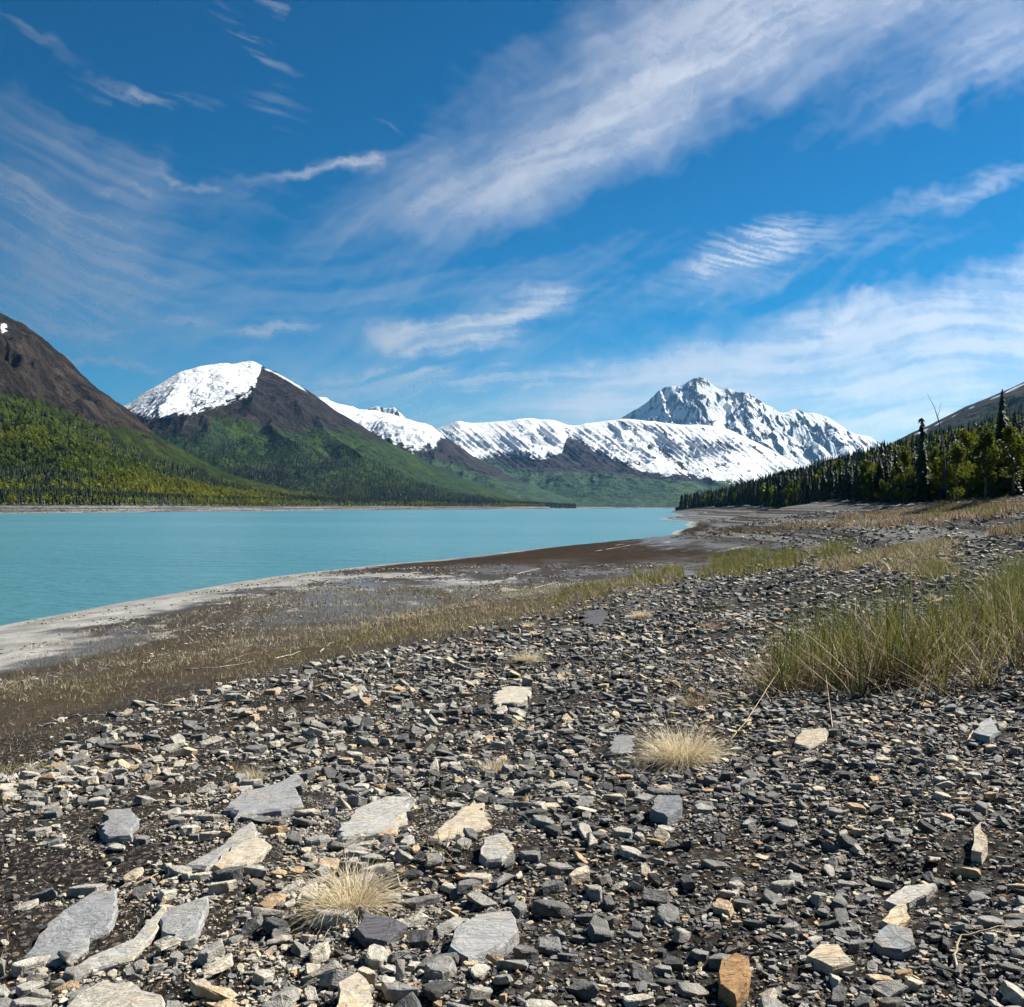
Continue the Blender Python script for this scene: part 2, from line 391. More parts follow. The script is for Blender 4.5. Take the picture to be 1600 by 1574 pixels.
col = e_mix(e_attr('silt'), col, siltc)
col = e_mix(e_attr('brown'), col, brownc); col = e_mix(e_attr('stubble'), col, stubc); col = e_mix(e_attr('gravel'), col, e_mix(far_g, gravc, e_mix(.75, gravc, terc)))
put(b, 'Base Color', col)
put(b, 'Roughness', e_mix(e_attr('gravel'), e_mix(wet*(1.0-e_attr('silt'))*(1.0-e_attr('brown')), (.85,)*3, (.30,)*3), (.85,)*3)); put(b, 'Specular IOR Level', e_step(.3, .9, wet)*(1.0-e_attr('silt'))*(1.0-e_attr('brown'))*(1.0-e_attr('gravel'))*(1.0-e_attr('stubble'))*.35+.04)
hgt = e_noise(P, 9.0, 6, .65)*.05 + (1.0-grain)*.006 + (1.0-grain2)*.012*e_attr('gravel')
put(b, 'Normal', e_bump(hgt, .9, 1.0))
GROUND = mesh_obj('shore_ground', np.stack([gx, gy, gz], -1).reshape(-1, 3), q, m, smooth=True,
    attrs={'silt': zs.ravel(), 'brown': zbr.ravel(), 'stubble': zst.ravel(), 'gravel': zg.ravel(), 'height': gb.ravel(), 'dist': np.hypot(gx, gy).ravel()})
tag(GROUND, 'stony lake shore with mud flats and gravel', kind='structure')

# ------------------------------------------------------------------ lake
wu = np.linspace(-9000, 9000, 60); wv = np.concatenate([np.linspace(-600, 400, 40)[:-1], np.geomspace(400, 12000, 60)])
WX, WY = np.meshgrid(wu, wv); ny_, nx_ = WX.shape; idx = np.arange(nx_*ny_).reshape(ny_, nx_)
q = np.stack([idx[:-1, :-1], idx[:-1, 1:], idx[1:, 1:], idx[1:, :-1]], -1).reshape(-1, 4)
m, b, o_ = new_mat('glacial_water')
P = e_geo(); px_, py_, pz_ = e_sep(P)
gust = e_noise(e_vscale(P, .0016, .006, 0), 1.0, 4, .55)
wc = e_mix(e_step(.35, .65, gust), (.050, .150, .182), (.074, .184, .218))
put(b, 'Base Color', wc); put(b, 'Roughness', .30); put(b, 'IOR', 1.33); put(b, 'Specular IOR Level', .36)
wave = e_noise(e_vscale(P, .7, 1.9, 0), 1.0, 4, .62)*.26 + e_noise(e_vscale(P, .10, .34, 0), 1.0, 4, .6)*.6
put(b, 'Normal', e_bump(wave, .9, 1.4))
WATER = mesh_obj('lake_water', np.stack([WX, WY, 0*WX], -1).reshape(-1, 3), q, m, smooth=True)
tag(WATER, 'milky turquoise glacial lake water', kind='structure')
# ------------------------------------------------------------------ mountains: each its own relief, from its foot to its crest and down the far side
def hill_mat(name, veg_lo, veg_hi, veg_dk, rock_a, rock_b, bush_scale, bump, snow_sharp=.12):
    m, b, o_ = new_mat(name)
    P = e_geo()
    n1 = e_noise(P, 1/220.0, 6, .62); n2 = e_noise(P, bush_scale, 4, .65); n3 = e_noise(P, 1/45.0, 5, .68)
    veg = e_mix(e_step(.36, .64, n1), veg_lo, veg_hi); veg = e_mix(e_step(.50, .66, n2), veg, veg_dk); veg = e_mix(e_step(.44, .62, n3)*.75, veg, veg_dk)
    rock = e_mix(e_step(.34, .66, n3), rock_a, rock_b); rock = e_mix(e_step(.60, .75, n2)*.35, rock, (.06, .052, .043)); n4 = e_noise(e_vscale(P, 1/60., 1/60., 1/110.), 1.0, 6, .7); rock = e_mix(e_step(.54, .66, n4)*.6, rock, (.055, .044, .032)); rock = e_mix(e_step(.50, .38, n4)*.6, rock, (.006, .006, .006))
    vm = e_step(.42, .58, e_attr('veg') + (n1-.5)*1.3 + (n3-.5)*.9)
    c = e_mix(vm, rock, veg)
    sm = e_step(.5-snow_sharp, .5+snow_sharp, e_attr('snow') + (n3-.5)*.75 + (n2-.5)*.75)
    c = e_mix(sm, c, (.55, .57, .60))
    c = e_mix(e_attr('bank'), c, e_mix(e_step(.4, .6, e_noise(e_vscale(P, .004, .004, .9), 1.0, 3, .6)), (.06, .056, .052), (.17, .163, .152)))
    put(b, 'Base Color', c); put(b, 'Roughness', .9); put(b, 'Specular IOR Level', .04)
    put(b, 'Normal', e_bump(n3*.6+n2*.4, bump, 30.0))
    return m

def mountain(name, label, crest, shore, u0, u1, nu, nt, mat, prof=1.25, gully=None, amp=0.05, veg=None, snow=None, bank=True, bankw=70.0, bankh=8.0, back=1200.0, spurs=None, wob=1.0, shear=0.0, relief=None):
    us = np.linspace(u0, u1, nu)
    vc = smooth_interp(us, crest, 1, 5); dc = smooth_interp(us, crest, 2, 20); ds = smooth_interp(us, shore, 1, 20)
    zc = EYE+(HOR-vc)/F*dc
    ts = np.concatenate([[-.06, -.02], np.linspace(0, 1, nt), [1.05, 1.15, 1.3, 1.6, 2.0]])
    T, Uu = np.meshgrid(ts, us, indexing='ij')
    tt = np.clip(T, 0, 1)
    D = ds+(dc-ds)*tt; L = (dc-ds)
    D = D+np.where(T < 0, T*L, 0)+np.where(T > 1, (T-1)*back, 0)
    z0 = bankh if bank else 0.0
    bw = bankw/np.maximum(L, 1)
    p = np.clip((tt-bw)/(1-bw), 0, 1)
    Z = np.where(tt < bw, tt/bw*z0, z0+(zc-z0)*p**prof)
    Z = np.where(T < 0, T*60, Z)
    X = (Uu-800)/F*D
    env = np.clip(np.minimum(p*5, 1), 0, 1)*(0.18+0.82*np.clip((1-p)*3.2, 0, 1))
    if gully is not None:
        sx, sy, oc = gully
        wx = X+wob*sx*0.35*fbm(X/sx/2, D/sx/2, 3)
        g = ridged((wx+shear*(Z))/sx, (D*1.0)/sy, oc)-0.75
        g2 = fbm(X/(sx*.25), D/(sx*.25), 5)
        h = np.maximum(zc-z0, 20)
        Z = Z+env*amp*h*(g+0.35*g2)
    else: g = np.zeros_like(Z)
    if relief is not None: Z = relief(Uu, p, D, X, Z, zc)
    if spurs:
        for (pts, sl) in spurs:
            P3 = np.array([at(*q) for q in pts])
            best = np.full(Z.shape, -1e9)
            jx = 60*fbm(X/260., D/260., 5); jy = 60*fbm(X/260.+50, D/260., 5)
            for a, c in zip(P3[:-1], P3[1:]):
                e = c-a; ll = e[0]**2+e[1]**2
                s = np.clip(((X+jx-a[0])*e[0]+(D+jy-a[1])*e[1])/ll, 0, 1)
                dist = np.hypot(X+jx-a[0]-s*e[0], D+jy-a[1]-s*e[1])
                best = np.maximum(best, a[2]+s*e[2]-dist*sl)
            Z = np.where(T > 1, Z, np.maximum(Z, np.minimum(best, 1e9)))
    Z = np.where(T > 1, Z-(T-1)*0.35*back, Z)
    info = dict(U=Uu, T=T, p=p, D=D, X=X, Z=Z, g=g, zc=zc)
    v = np.clip(veg(info), 0, 1) if veg else np.zeros_like(Z)
    s = np.clip(snow(info), 0, 1) if snow else np.zeros_like(Z)
    bk = ((T <= bw*0.92)).astype(float) if bank else np.zeros_like(Z)
    ny_, nx_ = Z.shape; idx = np.arange(ny_*nx_).reshape(ny_, nx_)
    q = np.stack([idx[:-1, :-1], idx[:-1, 1:], idx[1:, 1:], idx[1:, :-1]], -1).reshape(-1, 4)
    o = mesh_obj(name, np.stack([X, D, Z], -1).reshape(-1, 3), q, mat, smooth=True, attrs={'veg': v.ravel(), 'snow': s.ravel(), 'bank': bk.ravel()})
    tag(o, label, kind='structure')
    info['us'] = us; info['ts'] = ts
    return o, info
def vpix(i): return HOR-(i['Z']-EYE)/i['D']*F

# nearest slope at left
mA = hill_mat('near_slope', (.016, .028, .004), (.038, .048, .004), (.006, .012, .003), (.008, .007, .007), (.034, .026, .021), 1/14.0, 1.0)
crestA = [(-700,250,1900),(-300,330,2000),(-150,402,2000),(0,495,2000),(50,518,2000),(100,558,2000),(150,603,1950),(200,642,1900),(250,683,1850),(300,712,1880),(350,738,1920),(400,752,1980),(450,764,2050),(520,777,2250),(650,786,2450),(760,790.5,2600),(836,794,2750),(860,796,2800)]
shoreA = [(-700,620),(-300,700),(0,815),(200,980),(400,1360),(600,1900),(760,2300),(836,2600),(860,2780)]
def vegA(i):
    line = interp(i['U'], [(-700,470),(0,608),(60,622),(120,648),(200,672),(260,690),(320,690),(900,690)], 1)
    return .5+(vpix(i)-line)/70.0
def snowA(i):
    return .85*np.exp(-(((i['U']-4-12*fbm(i['X']/30.,i['Z']/30.,3))/6.)**2+((vpix(i)-513-14*fbm(i['X']/24.+5,i['Z']/24.,3))/9.)**2))+.62*np.exp(-(((i['U']-116)/5.)**2+((vpix(i)-668)/2.5)**2))
HA, IA = mountain('near_mountain_slope', 'steep green mountainside rising straight from the far lake shore', crestA, shoreA, -700, 860, 900, 260, mA, 1.35, (150., 620., 6), .15, vegA, snowA, bankw=75, bankh=7.5)

# the snow-capped mountain behind it
mB = hill_mat('capped_slope', (.016, .034, .010), (.030, .050, .009), (.006, .014, .008), (.010, .0085, .0095), (.023, .018, .018), 1/24.0, .9)
crestB = [(60,670,3450),(150,650,3500),(200,633,3560),(240,607,3630),(280,583,3710),(310,574,3780),(345,569,3860),(365,571,3910),(385,565,3970),(397,564,4000),(410,572,3950),(430,580,3900),(455,594,3850),(480,610,3800),(500,624,3780),(520,640,3750),(560,663,3700),(600,687,3700),(650,713,3700),(700,738,3700),(760,763,3700),(820,783,3800),(900,794,3900)]
shoreB = [(60,2300),(400,2350),(600,2450),(760,2600),(830,2850),(900,3400)]
def vegB(i):
    line = interp(i['U'], [(60,690),(250,690),(330,676),(400,672),(470,680),(560,690),(650,712),(700,735),(900,760)], 1)
    return .68+(vpix(i)-line)/60.0
def snowB(i):
    line = interp(i['U'], [(60,720),(195,640),(230,655),(300,648),(340,635),(385,622),(400,600),(410,570),(430,560),(600,560)], 1)
    s = .5+(line-vpix(i))/26.0
    s = np.minimum(s, 1.25)-.42*sstep(.35, .75, ridged(i['X']/55., i['D']/260., 4))*sstep(12, 40, line-vpix(i)-8)*.0
    st = ridged((vpix(i)+.50*i['U'])/7., (i['U']-.5*vpix(i))/42., 3); s = s-.62*sstep(1.0, 1.45, st)*sstep(-4, 10, vpix(i)-smooth_interp(i['U'], crestB, 1, 5))-.25*sstep(.1, .5, fbm(i['U']/9., vpix(i)/5., 3))
    edge = vpix(i)-smooth_interp(i['U'], crestB, 1, 5)
    s2 = (.78-np.abs(edge-3)/5.0)*sstep(405, 420, i['U'])*(1-sstep(470, 490, i['U']))
    return np.maximum(s, s2)

HB, IB = mountain('snow_capped_mountain', 'dark rounded mountain with snow over its left shoulder', crestB, shoreB, 60, 900, 760, 240, mB, 1.22, (330., 900., 6), .085, vegB, snowB, bankw=90, bankh=7, back=1500,
    spurs=[([(395,566,4000),(405,610,3650),(420,650,3350),(450,690,3050)], .62), ([(480,611,3800),(520,665,3400),(560,710,3100)], .6)])

mC = hill_mat('middle_slope', (.022, .046, .024), (.038, .064, .024), (.010, .023, .017), (.013, .011, .014), (.026, .021, .024), 1/36.0, .6)
crestC = [(420,615,5800),(480,621,5700),(510,626,5600),(540,635,5600),(560,640,5600),(580,642,5600),(600,646,5600),(620,651,5550),(640,656,5500),(675,668,5450),(692,680,5400),(715,697,5300),(740,714,5200),(790,741,5000),(840,763,4900),(900,783,4800),(960,794,4800)]
shoreC = [(420,3900),(700,3900),(850,3900),(960,4300)]
def vegC(i):
    line = interp(i['U'], [(400,700),(640,712),(700,725),(760,742),(960,765)], 1)
    return .5+(vpix(i)-line)/50.0
def snowC(i):
    line = interp(i['U'], [(420,680),(520,665),(560,668),(600,690),(650,705),(675,702),(690,683),(700,680),(960,680)], 1)
    n = ridged(i['X']/90., i['D']/200., 4)
    return .5+(line-vpix(i))/34.0-.25*sstep(.8, 1.3, n)
HC, IC = mountain('snowy_shoulder', 'snowy shoulder between two mountains above a dark wooded slope', crestC, shoreC, 420, 960, 520, 200, mC, 1.2, (380., 800., 6), .15, vegC, snowC, bankw=60, bankh=7, back=1500)

mE = hill_mat('peak_rock', (.04, .07, .04), (.05, .08, .04), (.02, .04, .03), (.012, .013, .017), (.034, .031, .034), 1/34.0, 1.0, .05)
crestC2 = [(540,660,9500),(560,648,9500),(572,640,9500),(590,635.5,9500),(600,638,9500),(612,637,9500),(622,641,9500),(632,652,9500),(660,675,9500)]
HC2, IC2 = mountain('small_blue_peak', 'small shaded peak peeping over the snowy shoulder', crestC2, [(540,8700),(660,8700)], 540, 660, 200, 90, mE, 1.1, (160., 500., 5), .06, None, lambda i: .60+.6*fbm(i['X']/70., i['D']/120., 4), bank=False, back=800)

# long snow ridge
mD = hill_mat('ridge_slope', (.026, .052, .030), (.044, .074, .030), (.012, .027, .022), (.014, .012, .017), (.030, .024, .028), 1/30.0, .8, .06)
crestD = [(600,700,8200),(640,688,8000),(690,668,7800),(705,662,7700),(715,657,7600),(728,660,7600),(740,661,7600),(770,659,7600),(800,658,7500),(815,655,7500),(832,653,7500),(842,656,7500),(855,655,7500),(870,657,7500),(890,665,7500),(905,665,7500),(930,660,7500),(950,657,7500),(970,655,7500),(990,656,7500),(1020,659,7500),(1060,664,7500),(1100,664,7500),(1140,672,7400),(1180,690,7300),(1220,712,7200),(1260,733,7100),(1300,750,7000),(1420,780,7000)]
shoreD = [(600,4600),(840,4600),(950,4400),(1050,4300),(1250,4300),(1420,4300)]
def vegD(i):
    line = interp(i['U'], [(600,700),(800,728),(860,742),(950,742),(1000,748),(1100,752),(1200,765),(1420,790)], 1)
    return .5+(vpix(i)-line)/44.0
def snowD(i):
    v = vpix(i)
    line = interp(i['U'], [(600,735),(700,722),(760,716),(800,712),(850,716),(876,712),(888,682),(905,688),(930,704),(950,718),(985,732),(1040,744),(1080,748),(1150,756),(1200,770),(1420,800)], 1)
    # bare ribs run down to the right from the crest
    s = (i['U']-800)-(v-655)*1.25
    rib = ridged(s/13.+.3*fbm(i['U']/40., v/40., 4), v/150.+3, 4)
    rib2 = ridged(s/11.+5, v/70.+9, 3)
    bare = sstep(.95, 1.35, rib)*.62+sstep(.95, 1.25, rib2)*.4+.75*sstep(.10,.5,fbm(i['U']/11.+s/30.,v/9.,5))
    bare = bare*(.25+.95*sstep(-.3, .35, fbm(i['U']/60.+7, v/40., 4)))
    bare = bare*sstep(0, 10, v-smooth_interp(i['U'], crestD, 1, 5)+3)*(.35+.65*sstep(850, 960, i['U'])+.25*(1-sstep(800, 830, i['U'])))
    return np.minimum(.5+(line-v)/24.0, .95)-bare*.66
def reliefD(Uu, p, D, X, Z, zc):
    v = HOR-(Z-EYE)/D*F
    s = (Uu-800)-(v-655)*1.25
    rib = ridged(s/13.+.3*fbm(Uu/40., v/40., 4), v/150.+3, 4)
    return Z+(rib-1.25)*20*(.4+.9*sstep(-.3, .35, fbm(Uu/60.+7, v/40., 4)))*np.clip(p*3-.9, 0, 1)*np.clip((1-p)*9, 0, 1)
HD, ID = mountain('long_snow_ridge', 'long snow covered ridge with dark bare ribs above a green slope', crestD, shoreD, 600, 1420, 1000, 300, mD, 1.12, (420., 900., 6), .06, vegD, snowD, bankw=40, bankh=6, back=1200, relief=reliefD)

# the high peak
crestE = [(900,690,11600),(940,668,11600),(965,655,11500),(985,645,11400),(1003,635,11300),(1014,628,11200),(1022,618,11200),(1035,608,11100),(1048,604,11100),(1062,604,11000),(1073,598,11000),(1082,592,11000),(1090,590,11000),(1100,592,11000),(1110,598,11000),(1117,606,11000),(1130,610,11000),(1137,607,11000),(1150,614,11000),(1163,612,11000),(1175,617,11000),(1190,629,11000),(1205,636,11000),(1219,646,11000),(1230,645,11200),(1241,637,11300),(1250,642,11300),(1258,645,11300),(1272,646,11300),(1290,650,11400),(1305,660,11500),(1325,673,11600),(1342,680,11800),(1355,681,11800),(1375,692,11900),(1420,712,12000),(1500,735,12000)]
shoreE = [(900,8600),(1100,8300),(1300,8500),(1500,9000)]
def snowE(i):
    v = vpix(i)
    n = fbm(i['X']/240., i['D']/240., 5); r = ridged(i['X']/170.+.5*fbm(i['X']/300., i['D']/300., 3), i['D']/420., 5)
    gxz = np.gradient(i['Z'], axis=1)/np.maximum(np.abs(np.gradient(i['X'], axis=1)), .1)
    s = .84+.75*n-.42*sstep(.85, 1.45, r)-.40*sstep(.8, 1.6, np.abs(gxz))-.20*sstep(.35, 1.0, gxz)
    return s
def reliefE(Uu, p, D, X, Z, zc):
    e = np.clip(p*3, 0, 1)*np.clip((1-p)*7, 0, 1)
    r = ridged(X/300.+.4*fbm(X/500., D/500., 3), D/700., 6)-.8
    return Z+e*(130*(r-.75)+55*(fbm(X/130., D/130., 5)-.3))
spE = [([(1090,590,11000),(1093,612,10650),(1102,640,10250),(1118,668,9850),(1150,700,9300)], .95),
       ([(1035,608,11100),(1040,640,10600),(1060,672,10000)], .95), ([(1062,604,11000),(1066,632,10600),(1082,664,10050)], 1.0),
       ([(1003,635,11300),(1010,655,10800),(1022,672,10400)], .95),
       ([(1163,612,11000),(1172,645,10500),(1180,672,10050),(1205,712,9400)], .9), ([(1137,608,11000),(1140,640,10500),(1158,676,9900)], 1.0),
       ([(1219,646,11000),(1228,676,10500),(1245,708,9900)], .9), ([(1190,630,11000),(1205,662,10450),(1222,700,9800)], 1.0),
       ([(1241,637,11300),(1262,675,10700),(1290,712,10000)], .9), ([(1290,650,11400),(1310,684,10800),(1330,712,10200)], .9),
       ([(1325,673,11600),(1345,700,11000)], .9)]
HE, IE = mountain('high_snow_peak', 'high jagged peak streaked with snow and blue shaded rock', crestE, shoreE, 900, 1500, 900, 320, mE, 1.0, (300., 500., 6), .05, None, snowE, bank=False, back=1500, spurs=spE, relief=reliefE)

# right-hand bare ridge and the wooded slope in front of it
mG = hill_mat('bare_ridge', (.014, .022, .010), (.022, .030, .012), (.006, .011, .006), (.016, .015, .015), (.036, .033, .030), 1/20.0, .6)
crestG = [(1180,790,2600),(1300,735,2500),(1340,716,2450),(1365,704,2400),(1390,694,2350),(1420,679,2300),(1450,666,2250),(1500,641,2200),(1550,619,2150),(1600,596,2100),(1650,575,2050),(1750,530,2000),(2000,430,1900),(2500,330,1800)]
shoreG = [(1180,1700),(1300,1500),(1500,1200),(1700,1000),(2000,800),(2500,600)]
def vegG(i):
    return .5+(i['D']*0+vpix(i)-(smooth_interp(i['U'], crestG, 1, 5)+14))/40.0
def snowG(i):
    e = vpix(i)-smooth_interp(i['U'], crestG, 1, 5)
    s = .85-np.abs(e-4.5)/4.5
    return s*sstep(1390, 1420, i['U'])*(.55+.6*fbm(i['U']/25., e/30., 3)+.35*sstep(1540, 1600, i['U']))
HG, IG = mountain('bare_ridge', 'grey ridge with a thin line of snow under its crest', crestG, shoreG, 1180, 2500, 700, 160, mG, 1.15, (200., 500., 5), .06, vegG, snowG, bank=False, back=800)

mF = hill_mat('wooded_slope', (.016, .024, .008), (.026, .034, .010), (.008, .012, .006), (.030, .028, .024), (.05, .045, .038), 1/6.0, .4)
crestF = [(1055,793.5,1060),(1075,789,1080),(1100,783,1090),(1130,777,1080),(1160,769,1050),(1200,758,1000),(1250,749,920),(1300,739,850),(1350,728,790),(1400,715,740),(1450,703,700),(1500,692,660),(1600,672,600),(1700,650,560),(2000,600,480),(2500,560,400)]
shoreF = [(1055,1000),(1075,960),(1090,900),(1130,660),(1190,435),(1270,265),(1350,182),(1480,142),(1600,118),(1800,105),(2000,100),(2500,90)]
HF, IF = mountain('wooded_slope', 'dark wooded slope behind the near shore', crestF, shoreF, 1055, 2500, 500, 160, mF, 1.1, (60., 120., 4), .05, lambda i: np.ones_like(i['Z']), None, bank=True, bankw=0.5, bankh=5.0, back=400)
# ------------------------------------------------------------------ trees
def leaf_mat(name, cols, transl=0.35, rough=.6, attr=None):
    m, b, o_ = new_mat(name)
    r = e_attr(attr) if attr else e_objinfo('Random')
    isl = E(E.nt.nodes.new('ShaderNodeNewGeometry').outputs['Random Per Island'])
    c = e_ramp(r, [(k/(len(cols)-1), cc) for k, cc in enumerate(cols)])
    c = e_mix(isl*.55, c, e_mul(c, (.45, .5, .4)))
    put(b, 'Base Color', c); put(b, 'Roughness', rough); put(b, 'Specular IOR Level', .2)
    if transl:
        t = E.nt.nodes.new('ShaderNodeBsdfTranslucent'); E.nt.links.new(c.s, t.inputs[0])
        mx = E.nt.nodes.new('ShaderNodeMixShader'); mx.inputs[0].default_value = transl
        E.nt.links.new(b.outputs[0], mx.inputs[1]); E.nt.links.new(t.outputs[0], mx.inputs[2]); E.nt.links.new(mx.outputs[0], o_.inputs[0])
    return m
def bark_mat(name, a, c, sc=9.0):
    m, b, o_ = new_mat(name); P = e_tc('Object')
    put(b, 'Base Color', e_mix(e_step(.4, .62, e_noise(e_vscale(P, sc, sc, sc*.35), 1.0, 4, .65)), a, c)); put(b, 'Roughness', .9)
    return m
M_needle = leaf_mat('spruce_needles', [(.010, .022, .009), (.016, .032, .011), (.024, .040, .013)], .12)
M_leaf = leaf_mat('birch_leaves', [(.060, .085, .006), (.11, .125, .007), (.085, .115, .010), (.14, .145, .008)], .5)
M_bark = bark_mat('spruce_bark', (.035, .028, .022), (.09, .075, .06))
M_birchbark = bark_mat('birch_bark', (.05, .045, .04), (.15, .14, .125))
M_dead = bark_mat('dead_wood', (.10, .095, .09), (.26, .245, .225))
M_darkdead = bark_mat('dark_dead_wood', (.035, .032, .03), (.10, .09, .08))

def tube(pts, rad, n=6):
    """tapered tube along points -> verts, quad faces (closed ends with tris folded into quads)"""
    pts = np.asarray(pts, float); V = []; Fq = []
    for i, p in enumerate(pts):
        t = pts[min(i+1, len(pts)-1)]-pts[max(i-1, 0)]; t /= np.linalg.norm(t)+1e-9
        a = np.cross(t, (0, 0, 1.0) if abs(t[2]) < .9 else (1.0, 0, 0)); a /= np.linalg.norm(a); b = np.cross(t, a)
        for k in range(n):
            w = 2*math.pi*k/n; V.append(p+(a*math.cos(w)+b*math.sin(w))*rad[i])
    for i in range(len(pts)-1):
        for k in range(n):
            Fq.append((i*n+k, i*n+(k+1) % n, (i+1)*n+(k+1) % n, (i+1)*n+k))
    V = np.array(V); e0 = len(V)-n
    caps = [[(0, k+1, k) for k in range(1, n-1)], [(e0, e0+k, e0+k+1) for k in range(1, n-1)]]
    return V, np.array(Fq), np.array(caps[0]+caps[1])
class MB:
    def __init__(s): s.V = []; s.T = []; s.Q = []; s.n = 0
    def add(s, V, q=None, t=None):
        if q is not None and len(q): s.Q.append(np.asarray(q)+s.n)
        if t is not None and len(t): s.T.append(np.asarray(t)+s.n)
        s.V.append(np.asarray(V, float)); s.n += len(V)
    def tube(s, pts, rad, n=6): s.add(*tube(pts, rad, n))
    def mesh(s, name, mat, parent=None, smooth=False):
        f = [np.concatenate(x).astype(np.int32) for x in (s.T, s.Q) if x]
        return mesh_obj(name, np.concatenate(s.V), f, mat, parent, smooth)

def spruce_crown(seed, tiers, bran, wid=.19, ragged=.35, bushy_top=False, sparse=0.0):
    """unit-height spruce crown made of drooping needle sprays"""
    r = np.random.RandomState(seed); V = []; T = []
    for k in range(tiers):
        f = k/(tiers-1.0); z = .07+.91*f**.92
        w = wid*(1-f)**.82+.012
        if bushy_top and f > .78: w = max(w, .050+.02*math.sin(k*2.1))
        nb = max(4, int(bran*(.55+.45*(1-f))))
        for j in range(nb):
            if r.rand() < sparse: continue
            a = 2*math.pi*(j+r.rand()*.8)/nb+k*1.3; L = w*(1+ragged*(r.rand()*2-1.15)); dr = L*(.28+.3*r.rand())
            c, s = math.cos(a), math.sin(a); hw = L*(.30+.16*r.rand())+.004; zz = z+r.uniform(-.018, .018)
            b = len(V)
            V += [(0, 0, zz+.022+.02*(1-f)), (c*L*.55-s*hw, s*L*.55+c*hw, zz-dr*.55), (c*L, s*L, zz-dr), (c*L*.55+s*hw, s*L*.55-c*hw, zz-dr*.55), (c*L*.6, s*L*.6, zz-dr*.2+.012)]
            T += [(b, b+1, b+4), (b+4, b+1, b+2), (b+4, b+2, b+3), (b, b+4, b+3)]
    b = len(V); V += [(0, 0, 1.0), (.012, 0, .9), (-.008, .01, .9), (-.006, -.01, .9)]; T += [(b, b+1, b+2), (b, b+2, b+3), (b, b+3, b+1)]
    return np.array(V), np.array(T)

def birch_parts(seed, nleaf, wid=.26, base=.22, leaf=.030):
    r = np.random.RandomState(seed); mb = MB()
    lean = r.uniform(-.04, .04, 2)
    mb.tube([(0, 0, -.03), (lean[0]*.4, lean[1]*.4, .35), (lean[0], lean[1], .75), (lean[0]*1.1, lean[1]*1.1, .95)], [.016, .012, .006, .002], 6)
    cl = []
    for k in range(15):
        z0 = r.uniform(.06, .8); a = r.rand()*6.283; L = wid*r.uniform(.45, 1)*(1-.55*abs(z0-.45)); zz = z0+L*r.uniform(.5, 1.1)
        e = np.array((math.cos(a)*L, math.sin(a)*L, min(zz, .97)))
        mb.tube([(lean[0]*z0, lean[1]*z0, z0), (e[0]*.5, e[1]*.5, z0+(e[2]-z0)*.4), e], [.006, .004, .0015], 4)
        cl.append((e, r.uniform(.05, .105)))
    for k in range(5): cl.append((np.array((lean[0]+r.uniform(-.04, .04), lean[1]+r.uniform(-.04, .04), r.uniform(.78, .96))), r.uniform(.04, .075)))
    V = []; Q = []
    for i in range(nleaf):
        c, R = cl[r.randint(len(cl))]; d = r.normal(size=3); d /= np.linalg.norm(d); p = c+d*R*r.rand()**.45*np.array((1, 1, 1.15))
        u = r.normal(size=3); u /= np.linalg.norm(u); w = np.cross(u, r.normal(size=3)); w /= np.linalg.norm(w); s = leaf*r.uniform(.5, 1.1)
        b = len(V); V += [p-u*s, p-w*s*.6+u*s*.1, p+u*s, p+w*s*.55-u*s*.15]; Q.append((b, b+1, b+2, b+3))
    return mb, np.array(V), np.array(Q)

SP = []   # prototype spruce meshes: (crown mesh, trunk mesh)
def mesh_of(name, V, f, mat): o = mesh_obj(name, V, f, mat); me = o.data; bpy.data.objects.remove(o); return me
trunk_mb = MB(); trunk_mb.tube([(0, 0, -.04), (0, 0, .3), (0, 0, .93)], [.014, .010, .002], 6)
trunk_o = trunk_mb.mesh('trunk', M_bark, smooth=True); trunk_me = trunk_o.data; bpy.data.objects.remove(trunk_o)
for k in range(5):
    V, T = spruce_crown(50+k, 22, 11, .15+.02*(k % 3), .4); SP.append(mesh_of('crown', V, T, M_needle))
SP_TALL = []
for k in range(2):
    V, T = spruce_crown(80+k, 40, 13, .115, .45, bushy_top=(k == 1), sparse=.08); SP_TALL.append(mesh_of('crown', V, T, M_needle))
BI = []
for k in range(5):
    mb, V, Q = birch_parts(20+k, 2600, .155+.02*(k % 3), leaf=.021); to = mb.mesh('trunk', M_birchbark, smooth=True); tm = to.data; bpy.data.objects.remove(to)
    BI.append((mesh_of('crown', V, Q, M_leaf), tm))
def plant(name, me_c, me_t, loc, h, rz, wid=1.0, tilt=(0, 0)):
    root = empty(name, loc, rz); root.rotation_euler = (tilt[0], tilt[1], rz); root.scale = (h*wid, h*wid, h)
    for nm, me in (('trunk', me_t), ('crown', me_c)):
        o = bpy.data.objects.new(nm, me); COL.objects.link(o); o.parent = root
    return root

# sampler of a mountain sheet
def sheet(info):
    us, ts = info['us'], info['ts']; Z, D = info['Z'], info['D']
    def f(u, t):
        iu = np.clip(np.searchsorted(us, u)-1, 0, len(us)-2); it = np.clip(np.searchsorted(ts, t)-1, 0, len(ts)-2)
        a = (u-us[iu])/(us[iu+1]-us[iu]); b = (t-ts[it])/(ts[it+1]-ts[it])
        g = lambda M: (M[it, iu]*(1-a)+M[it, iu+1]*a)*(1-b)+(M[it+1, iu]*(1-a)+M[it+1, iu+1]*a)*b
        d = g(D); return (u-800)/F*d, d, g(Z)
    return f

